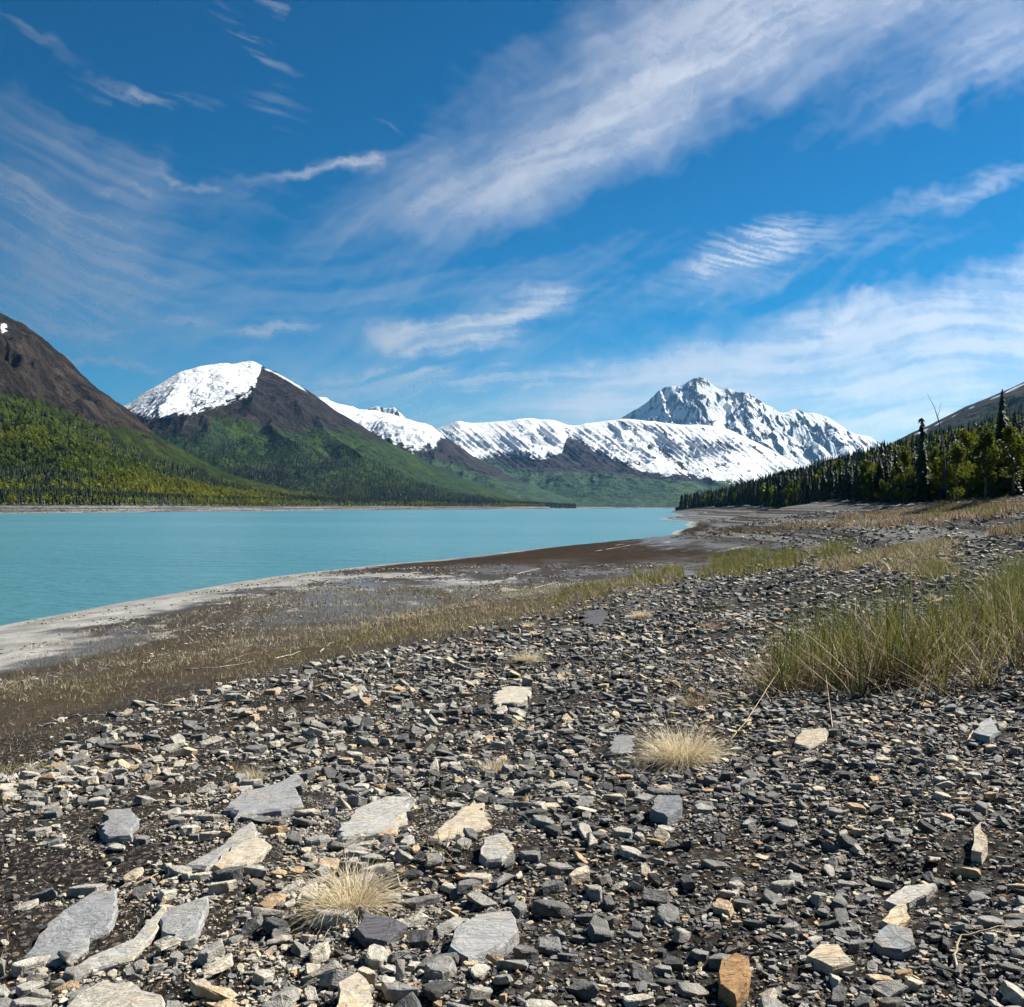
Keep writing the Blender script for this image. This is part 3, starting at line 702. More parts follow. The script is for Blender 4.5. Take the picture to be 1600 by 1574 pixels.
def far_tree_templates():
    out = []
    for s in range(4):      # spruces
        r = np.random.RandomState(200+s); V = []; T = []
        for k in range(4):
            z0 = .04+.22*k; w = .17*(1-k/4.6); n = 6; b = len(V)
            V.append((0, 0, z0+.36))
            for j in range(n):
                a = 6.283*j/n+k; rr = w*r.uniform(.6, 1.25); V.append((math.cos(a)*rr, math.sin(a)*rr, z0+r.uniform(-.04, .03)))
            T += [(b, b+1+j, b+1+(j+1) % n) for j in range(n)]
        out.append((np.array(V), np.array(T), 0))
    for s in range(4):      # broadleaf
        r = np.random.RandomState(300+s); V = []; T = []
        for k in range(58):
            d = r.normal(size=3); d /= np.linalg.norm(d); p = np.array((0, 0, .56))+d*np.array((.17, .17, .40))*r.uniform(.5, 1.1)
            u = r.normal(size=3)*.055; w = r.normal(size=3)*.055; b = len(V); V += [p-u, p+u*.6+w, p+u-w]; T.append((b, b+1, b+2))
        out.append((np.array(V), np.array(T), 1))
    return out
FT = far_tree_templates()
def forest_mesh(name, label, X, Y, Z, H, kind, tone, seed):
    """many far trees as one mass: kind 0 spruce / 1 broadleaf, tone 0..1 colours"""
    r = np.random.RandomState(seed); Vs = []; Ts = []; tn = []; mi = []; n = 0
    var = r.randint(0, 4, len(X))
    for k in range(8):
        V, T, kd = FT[k]; sel = np.where((kind == kd) & (var == k % 4))[0]
        if not len(sel): continue
        a = r.rand(len(sel))*6.283; c, s = np.cos(a)[:, None], np.sin(a)[:, None]; h = H[sel][:, None]; wd = r.uniform(.8, 1.3, len(sel))[:, None]
        vx = (V[None, :, 0]*c-V[None, :, 1]*s)*h*wd+X[sel][:, None]; vy = (V[None, :, 0]*s+V[None, :, 1]*c)*h*wd+Y[sel][:, None]; vz = V[None, :, 2]*h+Z[sel][:, None]
        Vs.append(np.stack([vx, vy, vz], -1).reshape(-1, 3)); Ts.append((T[None]+(np.arange(len(sel))*len(V))[:, None, None]+n).reshape(-1, 3)); n += len(sel)*len(V)
        tn.append(np.repeat(tone[sel], len(V))); mi.append(np.full(len(sel)*len(T), kd))
    o = mesh_obj(name, np.concatenate(Vs), np.concatenate(Ts), [M_fs, M_fb], None, False, np.concatenate(mi), {'tone': np.concatenate(tn)})
    tag(o, label, kind='stuff'); return o
M_fs = leaf_mat('far_needles', [(.005, .012, .004), (.009, .020, .005), (.016, .030, .006)], .1, attr='tone')
M_fb = leaf_mat('far_leaves', [(.026, .056, .004), (.066, .102, .004), (.135, .160, .003), (.19, .19, .003)], .35, attr='tone')

# far shore forest on the near mountainside
def far_forest():
    f = sheet(IA); r = np.random.RandomState(5)
    n = 42000; u = r.uniform(-260, 850, n); t = r.rand(n)**1.6*.62+.004
    fr = r.rand(n) < .20
    ds = smooth_interp(u, shoreA, 1, 20); dc = smooth_interp(u, crestA, 2, 20); bw = 75/(dc-ds)
    t = np.where(fr, bw*(1.0+.35*r.rand(n)), bw+t*(1-bw))
    x, y, z = f(u, t); v = HOR-(z-EYE)/y*F
    line = interp(u, [(-700,470),(0,608),(60,622),(120,648),(200,672),(260,690),(320,690),(900,690)], 1)
    nn = fbm(x/160., z/60., 4)
    keep = (v > line+4+30*r.rand(n)+30*nn) & (r.rand(n) < np.clip(.22+(v-line)/70., 0, 1))
    keep &= (u < 520) | (t < bw*1.5+.6)
    dark = fbm(x/230., y/420.+z/120., 4)+.20*sstep(520, 640, u)*(t < bw*1.8)
    kind = (r.rand(n) < np.clip(.86-1.5*dark, .12, .97)).astype(int)
    kind[fr & (r.rand(n) < .62)] = 0
    tone = np.clip(.55+.85*nn+.3*(v-line-60)/120.+r.uniform(-.14, .14, n), 0, 1)
    h = np.where(kind == 1, r.uniform(7, 12, n), r.uniform(8, 15, n))*np.where(t > .3, .75, 1)
    forest_mesh('far_shore_forest', 'mixed spruce and birch forest along the far lake shore', x[keep], y[keep], z[keep]-.4, h[keep], kind[keep], tone[keep], 6)
    # the next mountain's lower slopes
    f = sheet(IB); n = 26000; u = r.uniform(200, 900, n); t = .03+r.rand(n)**1.2*.5
    x, y, z = f(u, t); v = HOR-(z-EYE)/y*F; nn = fbm(x/200., z/90., 4)
    line = interp(u, [(60,690),(250,690),(330,676),(400,672),(470,680),(560,690),(650,712),(700,735),(900,760)], 1)
    keep = (v > line+8+40*nn) & (r.rand(n) < np.clip((v-line)/70., .12, 1))
    kind = (r.rand(n) < np.clip(.5-1.5*fbm(x/240.+5, z/110., 4), .08, .9)).astype(int); tone = np.clip(.18+.6*nn+r.uniform(-.2, .2, n), 0, 1)
    forest_mesh('middle_forest', 'hazy green forest on the lower slope of the capped mountain', x[keep], y[keep], z[keep]-.4, np.where(kind == 1, 8, 12)[keep]*r.uniform(.7, 1.2, keep.sum()), kind[keep], tone[keep], 8)
    # sparse trees on the ridge behind the wood
    f = sheet(IG); n = 5200; u = r.uniform(1260, 1720, n); t = .05+r.rand(n)*.8; x, y, z = f(u, t); v = HOR-(z-EYE)/y*F
    k = (v > smooth_interp(u, crestG, 1, 5)+16+30*r.rand(n)) & (fbm(x/90., y/160., 4) > -.18); m = k.sum()
    forest_mesh('ridge_forest', 'dark sparse spruces climbing the grey ridge', x[k], y[k], z[k]-.3, r.uniform(7, 13, m), (r.rand(m) < .15).astype(int), r.uniform(0, .5, m), 9)
far_forest()

# ------------------------------------------------------------------ the wood on the right
def right_wood():
    f = sheet(IF); r = np.random.RandomState(15)
    n = 9000; u = 1062+(r.rand(n)**.8)*700; s = r.rand(n)**1.7
    ds = smooth_interp(u, shoreF, 1, 20); dc = smooth_interp(u, crestF, 2, 20); L = dc-ds
    t = np.where(r.rand(n) < .22, (1+9*r.rand(n))/np.maximum(L, 10), .01+s*1.02)
    x, y, z = f(u, t); d = np.hypot(x, y)
    patch = fbm(x/34., y/60., 4)
    lightness = .03+.46*sstep(1340, 1500, u)+.9*patch
    kind = (r.rand(n) < np.clip(lightness, .04, .72)).astype(int)
    h = np.where(kind == 1, r.uniform(6, 10, n), r.uniform(5.5, 11.5, n))*np.where(d > 350, 1.2, .92)
    # thin out: far rows hidden behind nearer ones
    keep = np.ones(n, bool); cell = {}
    for i in np.argsort(d):
        g = 2.2 if d[i] < 250 else 3.4
        k = (int(x[i]/g), int(y[i]/g))
        if k in cell: keep[i] = False
        else: cell[k] = 1
    keep &= (u < 1720)
    idx = np.where(keep)[0]; idx = idx[np.argsort(d[idx]/h[idx])]
    inview = (u[idx] < 1606)
    sp_i = [i for i in idx[inview] if kind[i] == 0][:285]; bi_i = [i for i in idx[inview] if kind[i] == 1][:150]
    chosen = set(sp_i) | set(bi_i)
    rest = np.array([i for i in idx if i not in chosen])
    tone = np.clip(.35+.8*patch+r.uniform(-.25, .25, n), 0, 1)
    forest_mesh('distant_wood', 'dark wood of spruce and birch climbing the slope behind the first trees', x[rest], y[rest], z[rest]-.3, h[rest], kind[rest], tone[rest]*.8, 21)
    def zone(i):
        dd_ = d[i]
        if dd_ > 420: return 'out on the wooded point beyond the terraced shore'
        if dd_ > 230: return 'at the wood edge above the terraced shore'
        if u[i] < 1435: return 'in the wood left of the bushy-topped spruce'
        if u[i] < 1560: return 'in the wood between the bushy-topped and the tallest spruce'
        return 'in the wood around and beyond the tallest spruce'
    for k, i in enumerate(sp_i):
        o = plant('spruce_tree', SP[k % 5], trunk_me, (x[i], y[i], z[i]-.2), h[i], r.rand()*6.28, r.uniform(.85, 1.25))
        size = 'tall' if h[i] > 9.3 else ('small' if h[i] < 7 else 'medium')
        tag(o, f'{size} dark spruce crowded {zone(i)}', 'tree', f'{size} spruces {zone(i)}')
    for k, i in enumerate(bi_i):
        me_c, me_t = BI[k % 5]
        o = plant('birch_tree', me_c, me_t, (x[i], y[i], z[i]-.2), h[i], r.rand()*6.28, r.uniform(.85, 1.2))
        size = 'tall' if h[i] > 7.6 else 'low'
        tag(o, f'{size} bright leafed birch standing {zone(i)}', 'tree', f'{size} birches {zone(i)}')
    def gz(u_, d_):
        X_ = (u_-800)/F*d_; t_ = 0.0
        ds_ = float(smooth_interp(np.array([u_]), shoreF, 1, 20)[0])
        return X_, d_, (float(ground_z(np.array([X_]), np.array([d_]))[0]) if d_ <= ds_ else float(f(np.array([u_]), np.array([(d_-ds_)/(float(smooth_interp(np.array([u_]), crestF, 2, 20)[0])-ds_)]))[2][0]))
    # trees one would point at
    X_, Y_, Z_ = gz(1566, 122); o = plant('spruce_tree', SP_TALL[0], trunk_me, (X_, Y_, Z_-.2), (HOR-610)/F*122+EYE-Z_+.2, .4, .95)
    tag(o, 'tallest spruce, narrow and dark, rising above the wood and the ridge', 'tree')
    X_, Y_, Z_ = gz(1441, 150); o = plant('spruce_tree', SP_TALL[1], trunk_me, (X_, Y_, Z_-.2), (HOR-655)/F*150+EYE-Z_+.2, 1.4, .8)
    tag(o, 'thin spruce with a dense bushy tip beside the bare curved snag', 'tree')
    for (u_, d_, top, w, lab) in ((1585, 118, 662, 1.25, 'broad yellow-green birch just right of the tallest spruce'), (1512, 132, 672, 1.15, 'broad yellow-green birch between the bare snag and the tallest spruce'),
                                  (1413, 158, 697, 1.0, 'sunlit birch just left of the bushy-topped spruce'), (1493, 128, 690, 1.0, 'lower birch with pale new leaves close right of the bare snag'),
                                  (1540, 120, 672, 1.1, 'birch with bright crown pressed against the left of the tallest spruce')):
        X_, Y_, Z_ = gz(u_, d_); c_, t_ = BI[int(u_) % 5]
        o = plant('birch_tree', c_, t_, (X_, Y_, Z_-.2), (HOR-top)/F*d_+EYE-Z_+.2, u_*.1, w); tag(o, lab, 'tree')
    # the bare curved snag
    d_ = 140; X_, Y_, Z_ = gz(1478, d_); root = empty('dead_tree', (X_, Y_, Z_)); tag(root, 'bare dead snag curving up to the left above the wood', 'dead tree')
    pts = [at(a, b_, d_)-np.array((X_, Y_, Z_)) for a, b_ in ((1480, 775), (1477, 735), (1474, 700), (1468, 662), (1460, 636), (1449, 615))]; pts[0][2] = -.2
    mb = MB(); mb.tube(pts, [.13, .11, .09, .065, .04, .015], 7); mb.mesh('trunk', M_darkdead, root, True)
    for a, b_, c_, e_ in ((1468, 660, 1463, 640), (1474, 700, 1483, 688), (1475, 715, 1462, 706), (1466, 650, 1471, 628), (1477, 735, 1490, 722), (1473, 690, 1466, 680)):
        p0 = at(a, b_, d_)-np.array((X_, Y_, Z_)); p1 = at(c_, e_, d_-.5)-np.array((X_, Y_, Z_)); mb = MB(); mb.tube([p0, (p0+p1)/2+np.array((0, 0, -.1)), p1], [.035, .022, .008], 5); mb.mesh('branch', M_darkdead, root, True)
right_wood()
# ------------------------------------------------------------------ stones
def pix2ground(u, v, lift=0.0):
    """where the sight line through reference grid (u, v) meets the shore sheet"""
    u = np.atleast_1d(np.asarray(u, float)); v = np.atleast_1d(np.asarray(v, float))
    d = np.full(u.shape, 1.8); 
    ds_ = np.geomspace(1.8, 260, 260)
    X = (u[:, None]-800)/F*ds_; Y = np.broadcast_to(ds_, X.shape); Zr = EYE+(HOR-v[:, None])/F*ds_
    g = ground_base(X, Y)+lift
    hit = (Zr < g); k = np.argmax(hit, 1); k = np.where(hit.any(1), k, len(ds_)-1); k0 = np.maximum(k-1, 0)
    i = np.arange(len(u)); a = (Zr-g)[i, k0]; b = (Zr-g)[i, k]; t = np.clip(a/(a-b+1e-9), 0, 1)
    d = ds_[k0]+(ds_[k]-ds_[k0])*t
    for _ in range(3):
        x = (u-800)/F*d; z = ground_z(x, d)+lift; dn = (EYE-z)*F/np.maximum(v-HOR, .5); d = np.clip(d*.4+dn*.6, 1.5, 300)
    x = (u-800)/F*d
    return np.stack([x, d, ground_z(x, d)], -1)

def stone_mat(name, attr):
    m, b, o_ = new_mat(name); P = e_geo(); t = e_attr('tone'); P2 = e_tc('Object')
    c = e_ramp(t, [(0, (.030, .030, .031)), (.16, (.068, .069, .072)), (.34, (.125, .127, .130)), (.50, (.20, .197, .188)), (.62, (.30, .29, .262)), (.74, (.34, .285, .205)), (.86, (.28, .185, .105)), (.96, (.36, .345, .31))])
    n1 = e_noise(P, 22.0, 5, .65); n2 = e_noise(e_vscale(P, 30, 30, 120), 1.0, 4, .6); n3 = e_noise(P, 160.0, 3, .6); n0 = e_noise(P, 7.0, 3, .55)
    c = e_mix(e_step(.40, .62, n1)*.75, c, e_mul(c, (.55, .53, .50))); c = e_mix(e_step(.50, .72, n2)*.40, c, e_mul(c, (1.45, 1.38, 1.25)))
    c = e_mix(e_step(.56, .72, n0)*.35, c, (.26, .20, .13)); c = e_mix(e_step(.62, .75, n3)*.45, c, (.055, .052, .048))
    c = e_mul(c, (1.40, 1.36, 1.28)); put(b, 'Base Color', c); put(b, 'Roughness', e_mix(n1, (.62,)*3, (.9,)*3)); put(b, 'Specular IOR Level', .3)
    put(b, 'Normal', e_bump(n1*.016+n2*.008+n3*.004, 1.0, 1.0))
    return m
M_stone = stone_mat('slate_stone', 'tone')
def slab_mat():
    m, b, o_ = new_mat('slab_stone'); P = e_tc('Object'); t = e_attr('tone'); r = e_objinfo('Random')
    c = e_ramp(t, [(0, (.040, .040, .042)), (.2, (.095, .093, .105)), (.34, (.165, .172, .185)), (.50, (.25, .252, .255)), (.62, (.37, .36, .33)), (.74, (.43, .36, .26)), (.87, (.32, .19, .09))])
    ofs = e_xyz(r*19.0, r*7.0, r*3.0); Q = e_vadd(P, ofs)
    lay = e_noise(e_vscale(Q, 9, 34, 90), 1.0, 5, .65, .6); big = e_noise(Q, 5.5, 4, .6, .8); mid = e_noise(Q, 24.0, 5, .7); crack = e_noise(e_vscale(Q, 7, 16, 7), 1.0, 3, .5, 1.2)
    c = e_mix(e_step(.42, .62, lay)*.45, c, e_mul(c, (.60, .60, .62))); c = e_mix(e_step(.50, .66, big)*.55, c, e_mul(c, (1.25, 1.08, .80))); c = e_mix(e_step(.56, .70, mid)*.45, c, e_mul(c, (.55, .53, .50)))
    c = e_mix(e_step(.60, .72, e_noise(Q, 11.0, 4, .65))*.5, c, e_mul(c, (1.4, 1.4, 1.36)))
    line = E.m('ABSOLUTE', crack-.5); c = e_mix(e_step(.010, .002, line)*.35, c, (.03, .028, .026))
    put(b, 'Base Color', c); put(b, 'Roughness', .78); put(b, 'Specular IOR Level', .25)
    put(b, 'Normal', e_bump(lay*.010+big*.020+mid*.004-e_step(.012, .003, line)*.003, 1.0, 1.0)); return m
M_slab = slab_mat()

def hull(points, bevel=0.0, rough=0.0, seed=0):
    bm = bmesh.new()
    for p in points: bm.verts.new(p)
    r_ = bmesh.ops.convex_hull(bm, input=bm.verts[:])
    bmesh.ops.delete(bm, geom=list({v for v in r_['geom_interior']+r_['geom_unused'] if isinstance(v, bmesh.types.BMVert)}), context='VERTS')
    bmesh.ops.dissolve_limit(bm, angle_limit=math.radians(7), verts=bm.verts[:], edges=bm.edges[:])
    if bevel:
        bmesh.ops.bevel(bm, geom=bm.edges[:], offset=bevel, segments=1, affect='EDGES', profile=.5, clamp_overlap=True)
    bmesh.ops.triangulate(bm, faces=bm.faces[:])
    if rough:
        bmesh.ops.subdivide_edges(bm, edges=[e for e in bm.edges if e.calc_length() > .22], cuts=1, use_grid_fill=False)
        bmesh.ops.triangulate(bm, faces=bm.faces[:])
        r = random.Random(seed)
        for v in bm.verts: v.co += Vector((r.uniform(-1, 1), r.uniform(-1, 1), r.uniform(-1, 1)*.7))*rough
    bmesh.ops.recalc_face_normals(bm, faces=bm.faces[:])
    bm.verts.ensure_lookup_table(); V = np.array([v.co for v in bm.verts]); T = np.array([[v.index for v in f.verts] for f in bm.faces]); bm.free()
    return V, T
def stone_points(r, flat):
    n = r.randint(5, 8) if flat else r.randint(7, 11); P = []
    if flat:
        th = r.uniform(.10, .34); el = r.uniform(.5, .95); ph = r.rand()*6.28
        ang = np.sort((np.arange(n)+r.uniform(-.38, .38, n))/n*6.283); rad = r.uniform(.38, .56, n)
        tz = r.uniform(-.10, .10, 2)
        for a, q in zip(ang, rad):
            x, y = math.cos(a)*q, math.sin(a)*q*el
            s = r.uniform(.80, 1.0); P.append((x*s, y*s, th*.5+x*tz[0]+y*tz[1]+r.uniform(-.02, .02)))
            s = r.uniform(.86, 1.05); P.append((x*s, y*s, -th*.5+r.uniform(-.05, .05)))
    else:
        sc = np.array((.5, r.uniform(.32, .48), r.uniform(.22, .42)))
        for k in range(n+3):
            d = r.normal(size=3); d /= np.abs(d).max()**.6*np.linalg.norm(d)**.4; P.append(d*sc*r.uniform(.78, 1.0))
    return P
_r = np.random.RandomState(77)
ST_LO = [hull(stone_points(_r, k % 6 < 5)) for k in range(26)]
ST_HI = [hull(stone_points(_r, k % 6 < 5), .025, .012, k) for k in range(22)]

def soil_open(x, y):
    """share of stones at a place (bare soil patches lie between them)"""
    n = fbm(x*.55+4, y*.55, 3); n2 = fbm(x*1.6, y*1.6+7, 3)
    left = np.clip((-x/np.maximum(y, 1)-.02)*3.5, 0, 1)
    return np.clip(.78-.34*left+1.05*n+.55*n2, 0.03, 1)
def scatter(r, n, d0, d1, s0, s1, spacing, umin=-160, umax=1760, power=2.2):
    # uniform over the ground between two distances, inside a fan a little wider than the view
    d = np.sqrt(r.uniform(d0**2, d1**2, n)); u = r.uniform(umin, umax, n)
    x = (u-800)/F*d; y = d
    size = s0+(s1-s0)*r.rand(n)**power*np.where(spacing > 0, np.clip(1.12-.42*(u-500)/700., .62, 1.12), 1)
    zb = ground_base(x, y)
    lf_ = np.clip((-x/np.maximum(y, 1)-.02)*3.5, 0, 1); gr = sstep(1.7+.25*lf_, 2.3+.65*lf_, zb+.35*fbm(x*.3, y*.3, 3)); keep = (r.rand(n) < soil_open(x, y)*gr)
    if spacing:
        cell = {}; order = np.argsort(-size)
        for i in order:
            if not keep[i]: continue
            g = spacing; cx, cy_ = int(math.floor(x[i]/g)), int(math.floor(y[i]/g)); ok = True
            for a in (-1, 0, 1):
                for c in (-1, 0, 1):
                    for j in cell.get((cx+a, cy_+c), ()):
                        if (x[i]-x[j])**2+(y[i]-y[j])**2 < (.34*(size[i]+size[j]))**2: ok = False
            if ok: cell.setdefault((cx, cy_), []).append(i)
            else: keep[i] = False
    k = np.where(keep)[0]
    return np.stack([x[k], y[k], size[k]], -1)
def tones(r, x, y, n):
    buff = fbm(x*.4+30, y*.4, 2)
    left = np.clip((-x/np.maximum(y, 1)+.02)*3.2, 0, 1)
    t = np.clip(r.normal(.27+.20*left, .17, n), .0, .64)
    pick = r.rand(n) < np.clip(.14+.18*buff, .04, .4); t[pick] = r.uniform(.66, .84, pick.sum())
    rust = r.rand(n) < .02; t[rust] = r.uniform(.84, .90, rust.sum())
    pale = r.rand(n) < .06+.10*left; t[pale] = r.uniform(.57, .66, pale.sum()); return t
def rot_mats(r, n, tilt):
    yaw = r.rand(n)*6.283; ax = r.rand(n)*6.283; tl = np.abs(r.normal(0, tilt, n))
    c, s = np.cos(yaw), np.sin(yaw); Z = np.zeros(n); O = np.ones(n)
    Rz = np.stack([c, -s, Z, s, c, Z, Z, Z, O], -1).reshape(n, 3, 3)
    kx, ky = np.cos(ax), np.sin(ax); ct, s_t = np.cos(tl), np.sin(tl); C = 1-ct
    Rt = np.stack([ct+kx*kx*C, kx*ky*C, ky*s_t, kx*ky*C, ct+ky*ky*C, -kx*s_t, -ky*s_t, kx*s_t, ct], -1).reshape(n, 3, 3)
    return Rt @ Rz
def stones_mesh(name, label, P, tmpl, r, tilt=.22, lift=.10):
    n = len(P); pick = r.randint(0, len(tmpl), n); R = rot_mats(r, n, tilt); z = ground_z(P[:, 0], P[:, 1]); tn = tones(r, P[:, 0], P[:, 1], n)
    Vs = []; Ts = []; tv = []; off = 0
    for k, (V, T) in enumerate(tmpl):
        s = np.where(pick == k)[0]
        if not len(s): continue
        sc = P[s, 2][:, None, None]*np.stack([np.ones(len(s)), r.uniform(.7, 1.1, len(s)), r.uniform(.75, 1.25, len(s))], -1)[:, None, :]
        W_ = np.einsum('nij,nvj->nvi', R[s], V[None]*sc)
        W_[..., 0] += P[s, 0][:, None]; W_[..., 1] += P[s, 1][:, None]; W_[..., 2] += (z[s]+P[s, 2]*lift)[:, None]
        Vs.append(W_.reshape(-1, 3)); Ts.append((T[None]+(np.arange(len(s))*len(V))[:, None, None]+off).reshape(-1, 3)); off += len(s)*len(V); tv.append(np.repeat(tn[s], len(V)))
    o = mesh_obj(name, np.concatenate(Vs), np.concatenate(Ts), M_stone, None, False, None, {'tone': np.concatenate(tv)})
    tag(o, label, kind='stuff'); return o

HERO = [  # outline on the reference grid, thickness (m), tone, name, label, landmark phrase
 ([(38,1492),(58,1462),(100,1428),(150,1408),(183,1404),(186,1424),(170,1450),(142,1462),(140,1478),(100,1498),(60,1496)], .055, .47, 'big pale slab with a yellow-brown stain lying on bare soil', 'the stained slab'),
 ([(250,1444),(262,1426),(300,1417),(326,1411),(318,1440),(298,1470),(252,1458)], .07, .52, 'kite-shaped pale grey slab propped against a thin curved shard', 'the kite-shaped slab'),
 ([(108,1512),(140,1494),(200,1484),(232,1452),(258,1424),(262,1430),(240,1464),(208,1494),(130,1516)], .045, .60, 'long thin curved shard of pale stone', 'the curved shard'),
 ([(354,1262),(382,1246),(425,1236),(462,1226),(470,1245),(476,1258),(440,1265),(400,1270),(368,1278)], .10, .46, 'long blue-grey slab tilted over a black shadow', 'the tilted blue-grey slab'),
 ([(288,1352),(330,1334),(394,1296),(402,1312),(372,1332),(322,1356)], .07, .55, 'narrow pale grey slab with pointed end', 'the pointed grey slab'),
 ([(330,1358),(362,1330),(400,1318),(424,1326),(398,1344),(352,1362)], .05, .70, 'tan flat stone overlapping the pointed grey slab', 'the tan flat stone'),
 ([(530,1292),(562,1268),(604,1258),(642,1254),(638,1284),(590,1300),(534,1310)], .09, .60, 'broad tan-grey slab beside green shoots', 'the broad tan-grey slab'),
 ([(668,1318),(700,1288),(742,1264),(768,1290),(722,1306)], .05, .72, 'buff coloured flat slab below green shoots', 'the buff slab'),
 ([(158,1300),(168,1276),(206,1274),(214,1290),(205,1308),(170,1308)], .10, .44, 'grey block with white top and dark end', 'the grey block'),
 ([(750,1338),(756,1318),(788,1312),(802,1326),(784,1344),(760,1346)], .07, .62, 'rounded pale stone among slate below the buff slab', 'the rounded pale stone'),
 ([(92,1590),(120,1560),(160,1545),(205,1543),(256,1560),(262,1592)], .06, .64, 'pale broken slab with pinkish edge', 'the pale broken slab'),
 ([(556,1456),(574,1437),(612,1440),(636,1452),(606,1472),(570,1470)], .06, .20, 'purplish dark slab below the tussock', 'the purplish slab'),
 ([(700,1482),(714,1456),(750,1440),(800,1434),(810,1456),(778,1484),(730,1496)], .09, .50, 'lichen-mottled grey boulder with dark hollow', 'the mottled boulder'),
 ([(1124,1544),(1126,1510),(1150,1500),(1170,1506),(1168,1540),(1148,1556)], .10, .87, 'orange-brown block of rock', 'the orange-brown block'),
 ([(1258,1500),(1280,1482),(1310,1484),(1334,1506),(1300,1514)], .06, .70, 'wide tan slab near the large blue-grey stone', 'the wide tan slab'),
 ([(1362,1474),(1388,1452),(1424,1458),(1430,1480),(1408,1488),(1376,1484)], .06, .40, 'large blue-grey flat stone', 'the large blue-grey stone'),
 ([(1380,1408),(1412,1392),(1462,1384),(1446,1402),(1400,1414)], .05, .62, 'long smooth pale stone', 'the long smooth stone'),
 ([(1516,1332),(1520,1304),(1532,1294),(1540,1322),(1534,1336)], .09, .72, 'upright tan wedge of rock', 'the upright tan wedge'),
 ([(1518,1148),(1530,1134),(1548,1130),(1564,1144),(1546,1154)], .09, .50, 'lone pale grey rock on dark sand', 'the lone grey rock'),
 ([(1240,1162),(1250,1148),(1290,1142),(1290,1156),(1264,1168)], .05, .71, 'plank-like tan stone below the sedge', 'the plank-like stone'),
 ([(952,1172),(962,1158),(990,1156),(988,1170),(966,1178)], .03, .36, 'smooth slate-grey slab flat among small stones', 'the smooth slate slab'),
 ([(768,1092),(790,1080),(828,1080),(816,1096),(780,1102)], .08, .68, 'tan slab on the mid beach behind a small tussock', 'the straw-topped slab'),
 ([(912,972),(918,958),(940,956),(946,966),(930,976)], .16, .12, 'dark square rock on the stony crest', 'the dark crest rock'),
 ([(1016,1270),(1024,1254),(1062,1252),(1066,1268),(1044,1280)], .10, .38, 'blue-grey block with black shaded front', 'the dark-fronted block'),
 ([(1375,1440),(1402,1418),(1416,1412),(1420,1432),(1400,1452)], .05, .75, 'creased ochre stone standing on edge', 'the creased ochre stone'),
 ([(520,1585),(528,1546),(560,1534),(580,1548),(576,1580)], .09, .70, 'honey-coloured block on the nearest rubble', 'the honey block'),
]
def prism_stone(pts, th, seed):
    r = random.Random(seed); top = []; n = len(pts); ring = []
    for i in range(n):
        a, b = pts[i], pts[(i+1) % n]; L = np.linalg.norm(b-a); k = max(1, int(L/.05))
        for j in range(k):
            p = a+(b-a)*j/k
            if j: p = p+np.array((r.uniform(-1, 1), r.uniform(-1, 1), 0))*L*.07
            ring.append(p)
    ring = np.array(ring); c = ring.mean(0); m = len(ring)
    A = np.c_[ring[:, :2]-c[:2], np.ones(m)]; co = np.linalg.lstsq(A, ring[:, 2], rcond=None)[0]
    zpl = A @ co
    layers = []
    for f, ins in ((0.0, 1.0), (.35, 1.02), (.8, 1.0), (1.0, .94)):
        q = ring.copy(); q[:, :2] = c[:2]+(ring[:, :2]-c[:2])*ins
        q[:, :2] += np.array([[r.uniform(-1, 1), r.uniform(-1, 1)] for _ in range(m)])*th*.10*(f < 1)
        q[:, 2] = zpl-th*.35+f*th*1.15+np.array([r.uniform(-1, 1) for _ in range(m)])*th*(.05 if f < 1 else .012); layers.append(q)
    V = np.concatenate(layers+[np.array([[c[0], c[1], c[2]+th*.80]])]); Q = []
    for l in range(len(layers)-1):
        for i in range(m): Q.append((l*m+i, l*m+(i+1) % m, (l+1)*m+(i+1) % m, (l+1)*m+i))
    T = [((len(layers)-1)*m+i, (len(layers)-1)*m+(i+1) % m, len(V)-1) for i in range(m)]
    # wind consistently upward
    o = 1 if np.cross(ring[1][:2]-ring[0][:2], c[:2]-ring[0][:2]) > 0 else -1
    Q = np.array(Q); T = np.array(T)
    if o < 0: Q = Q[:, ::-1]; T = T[:, ::-1]
    return V, Q, T, c
LAND = []   # (x, y, phrase) that other labels refer to
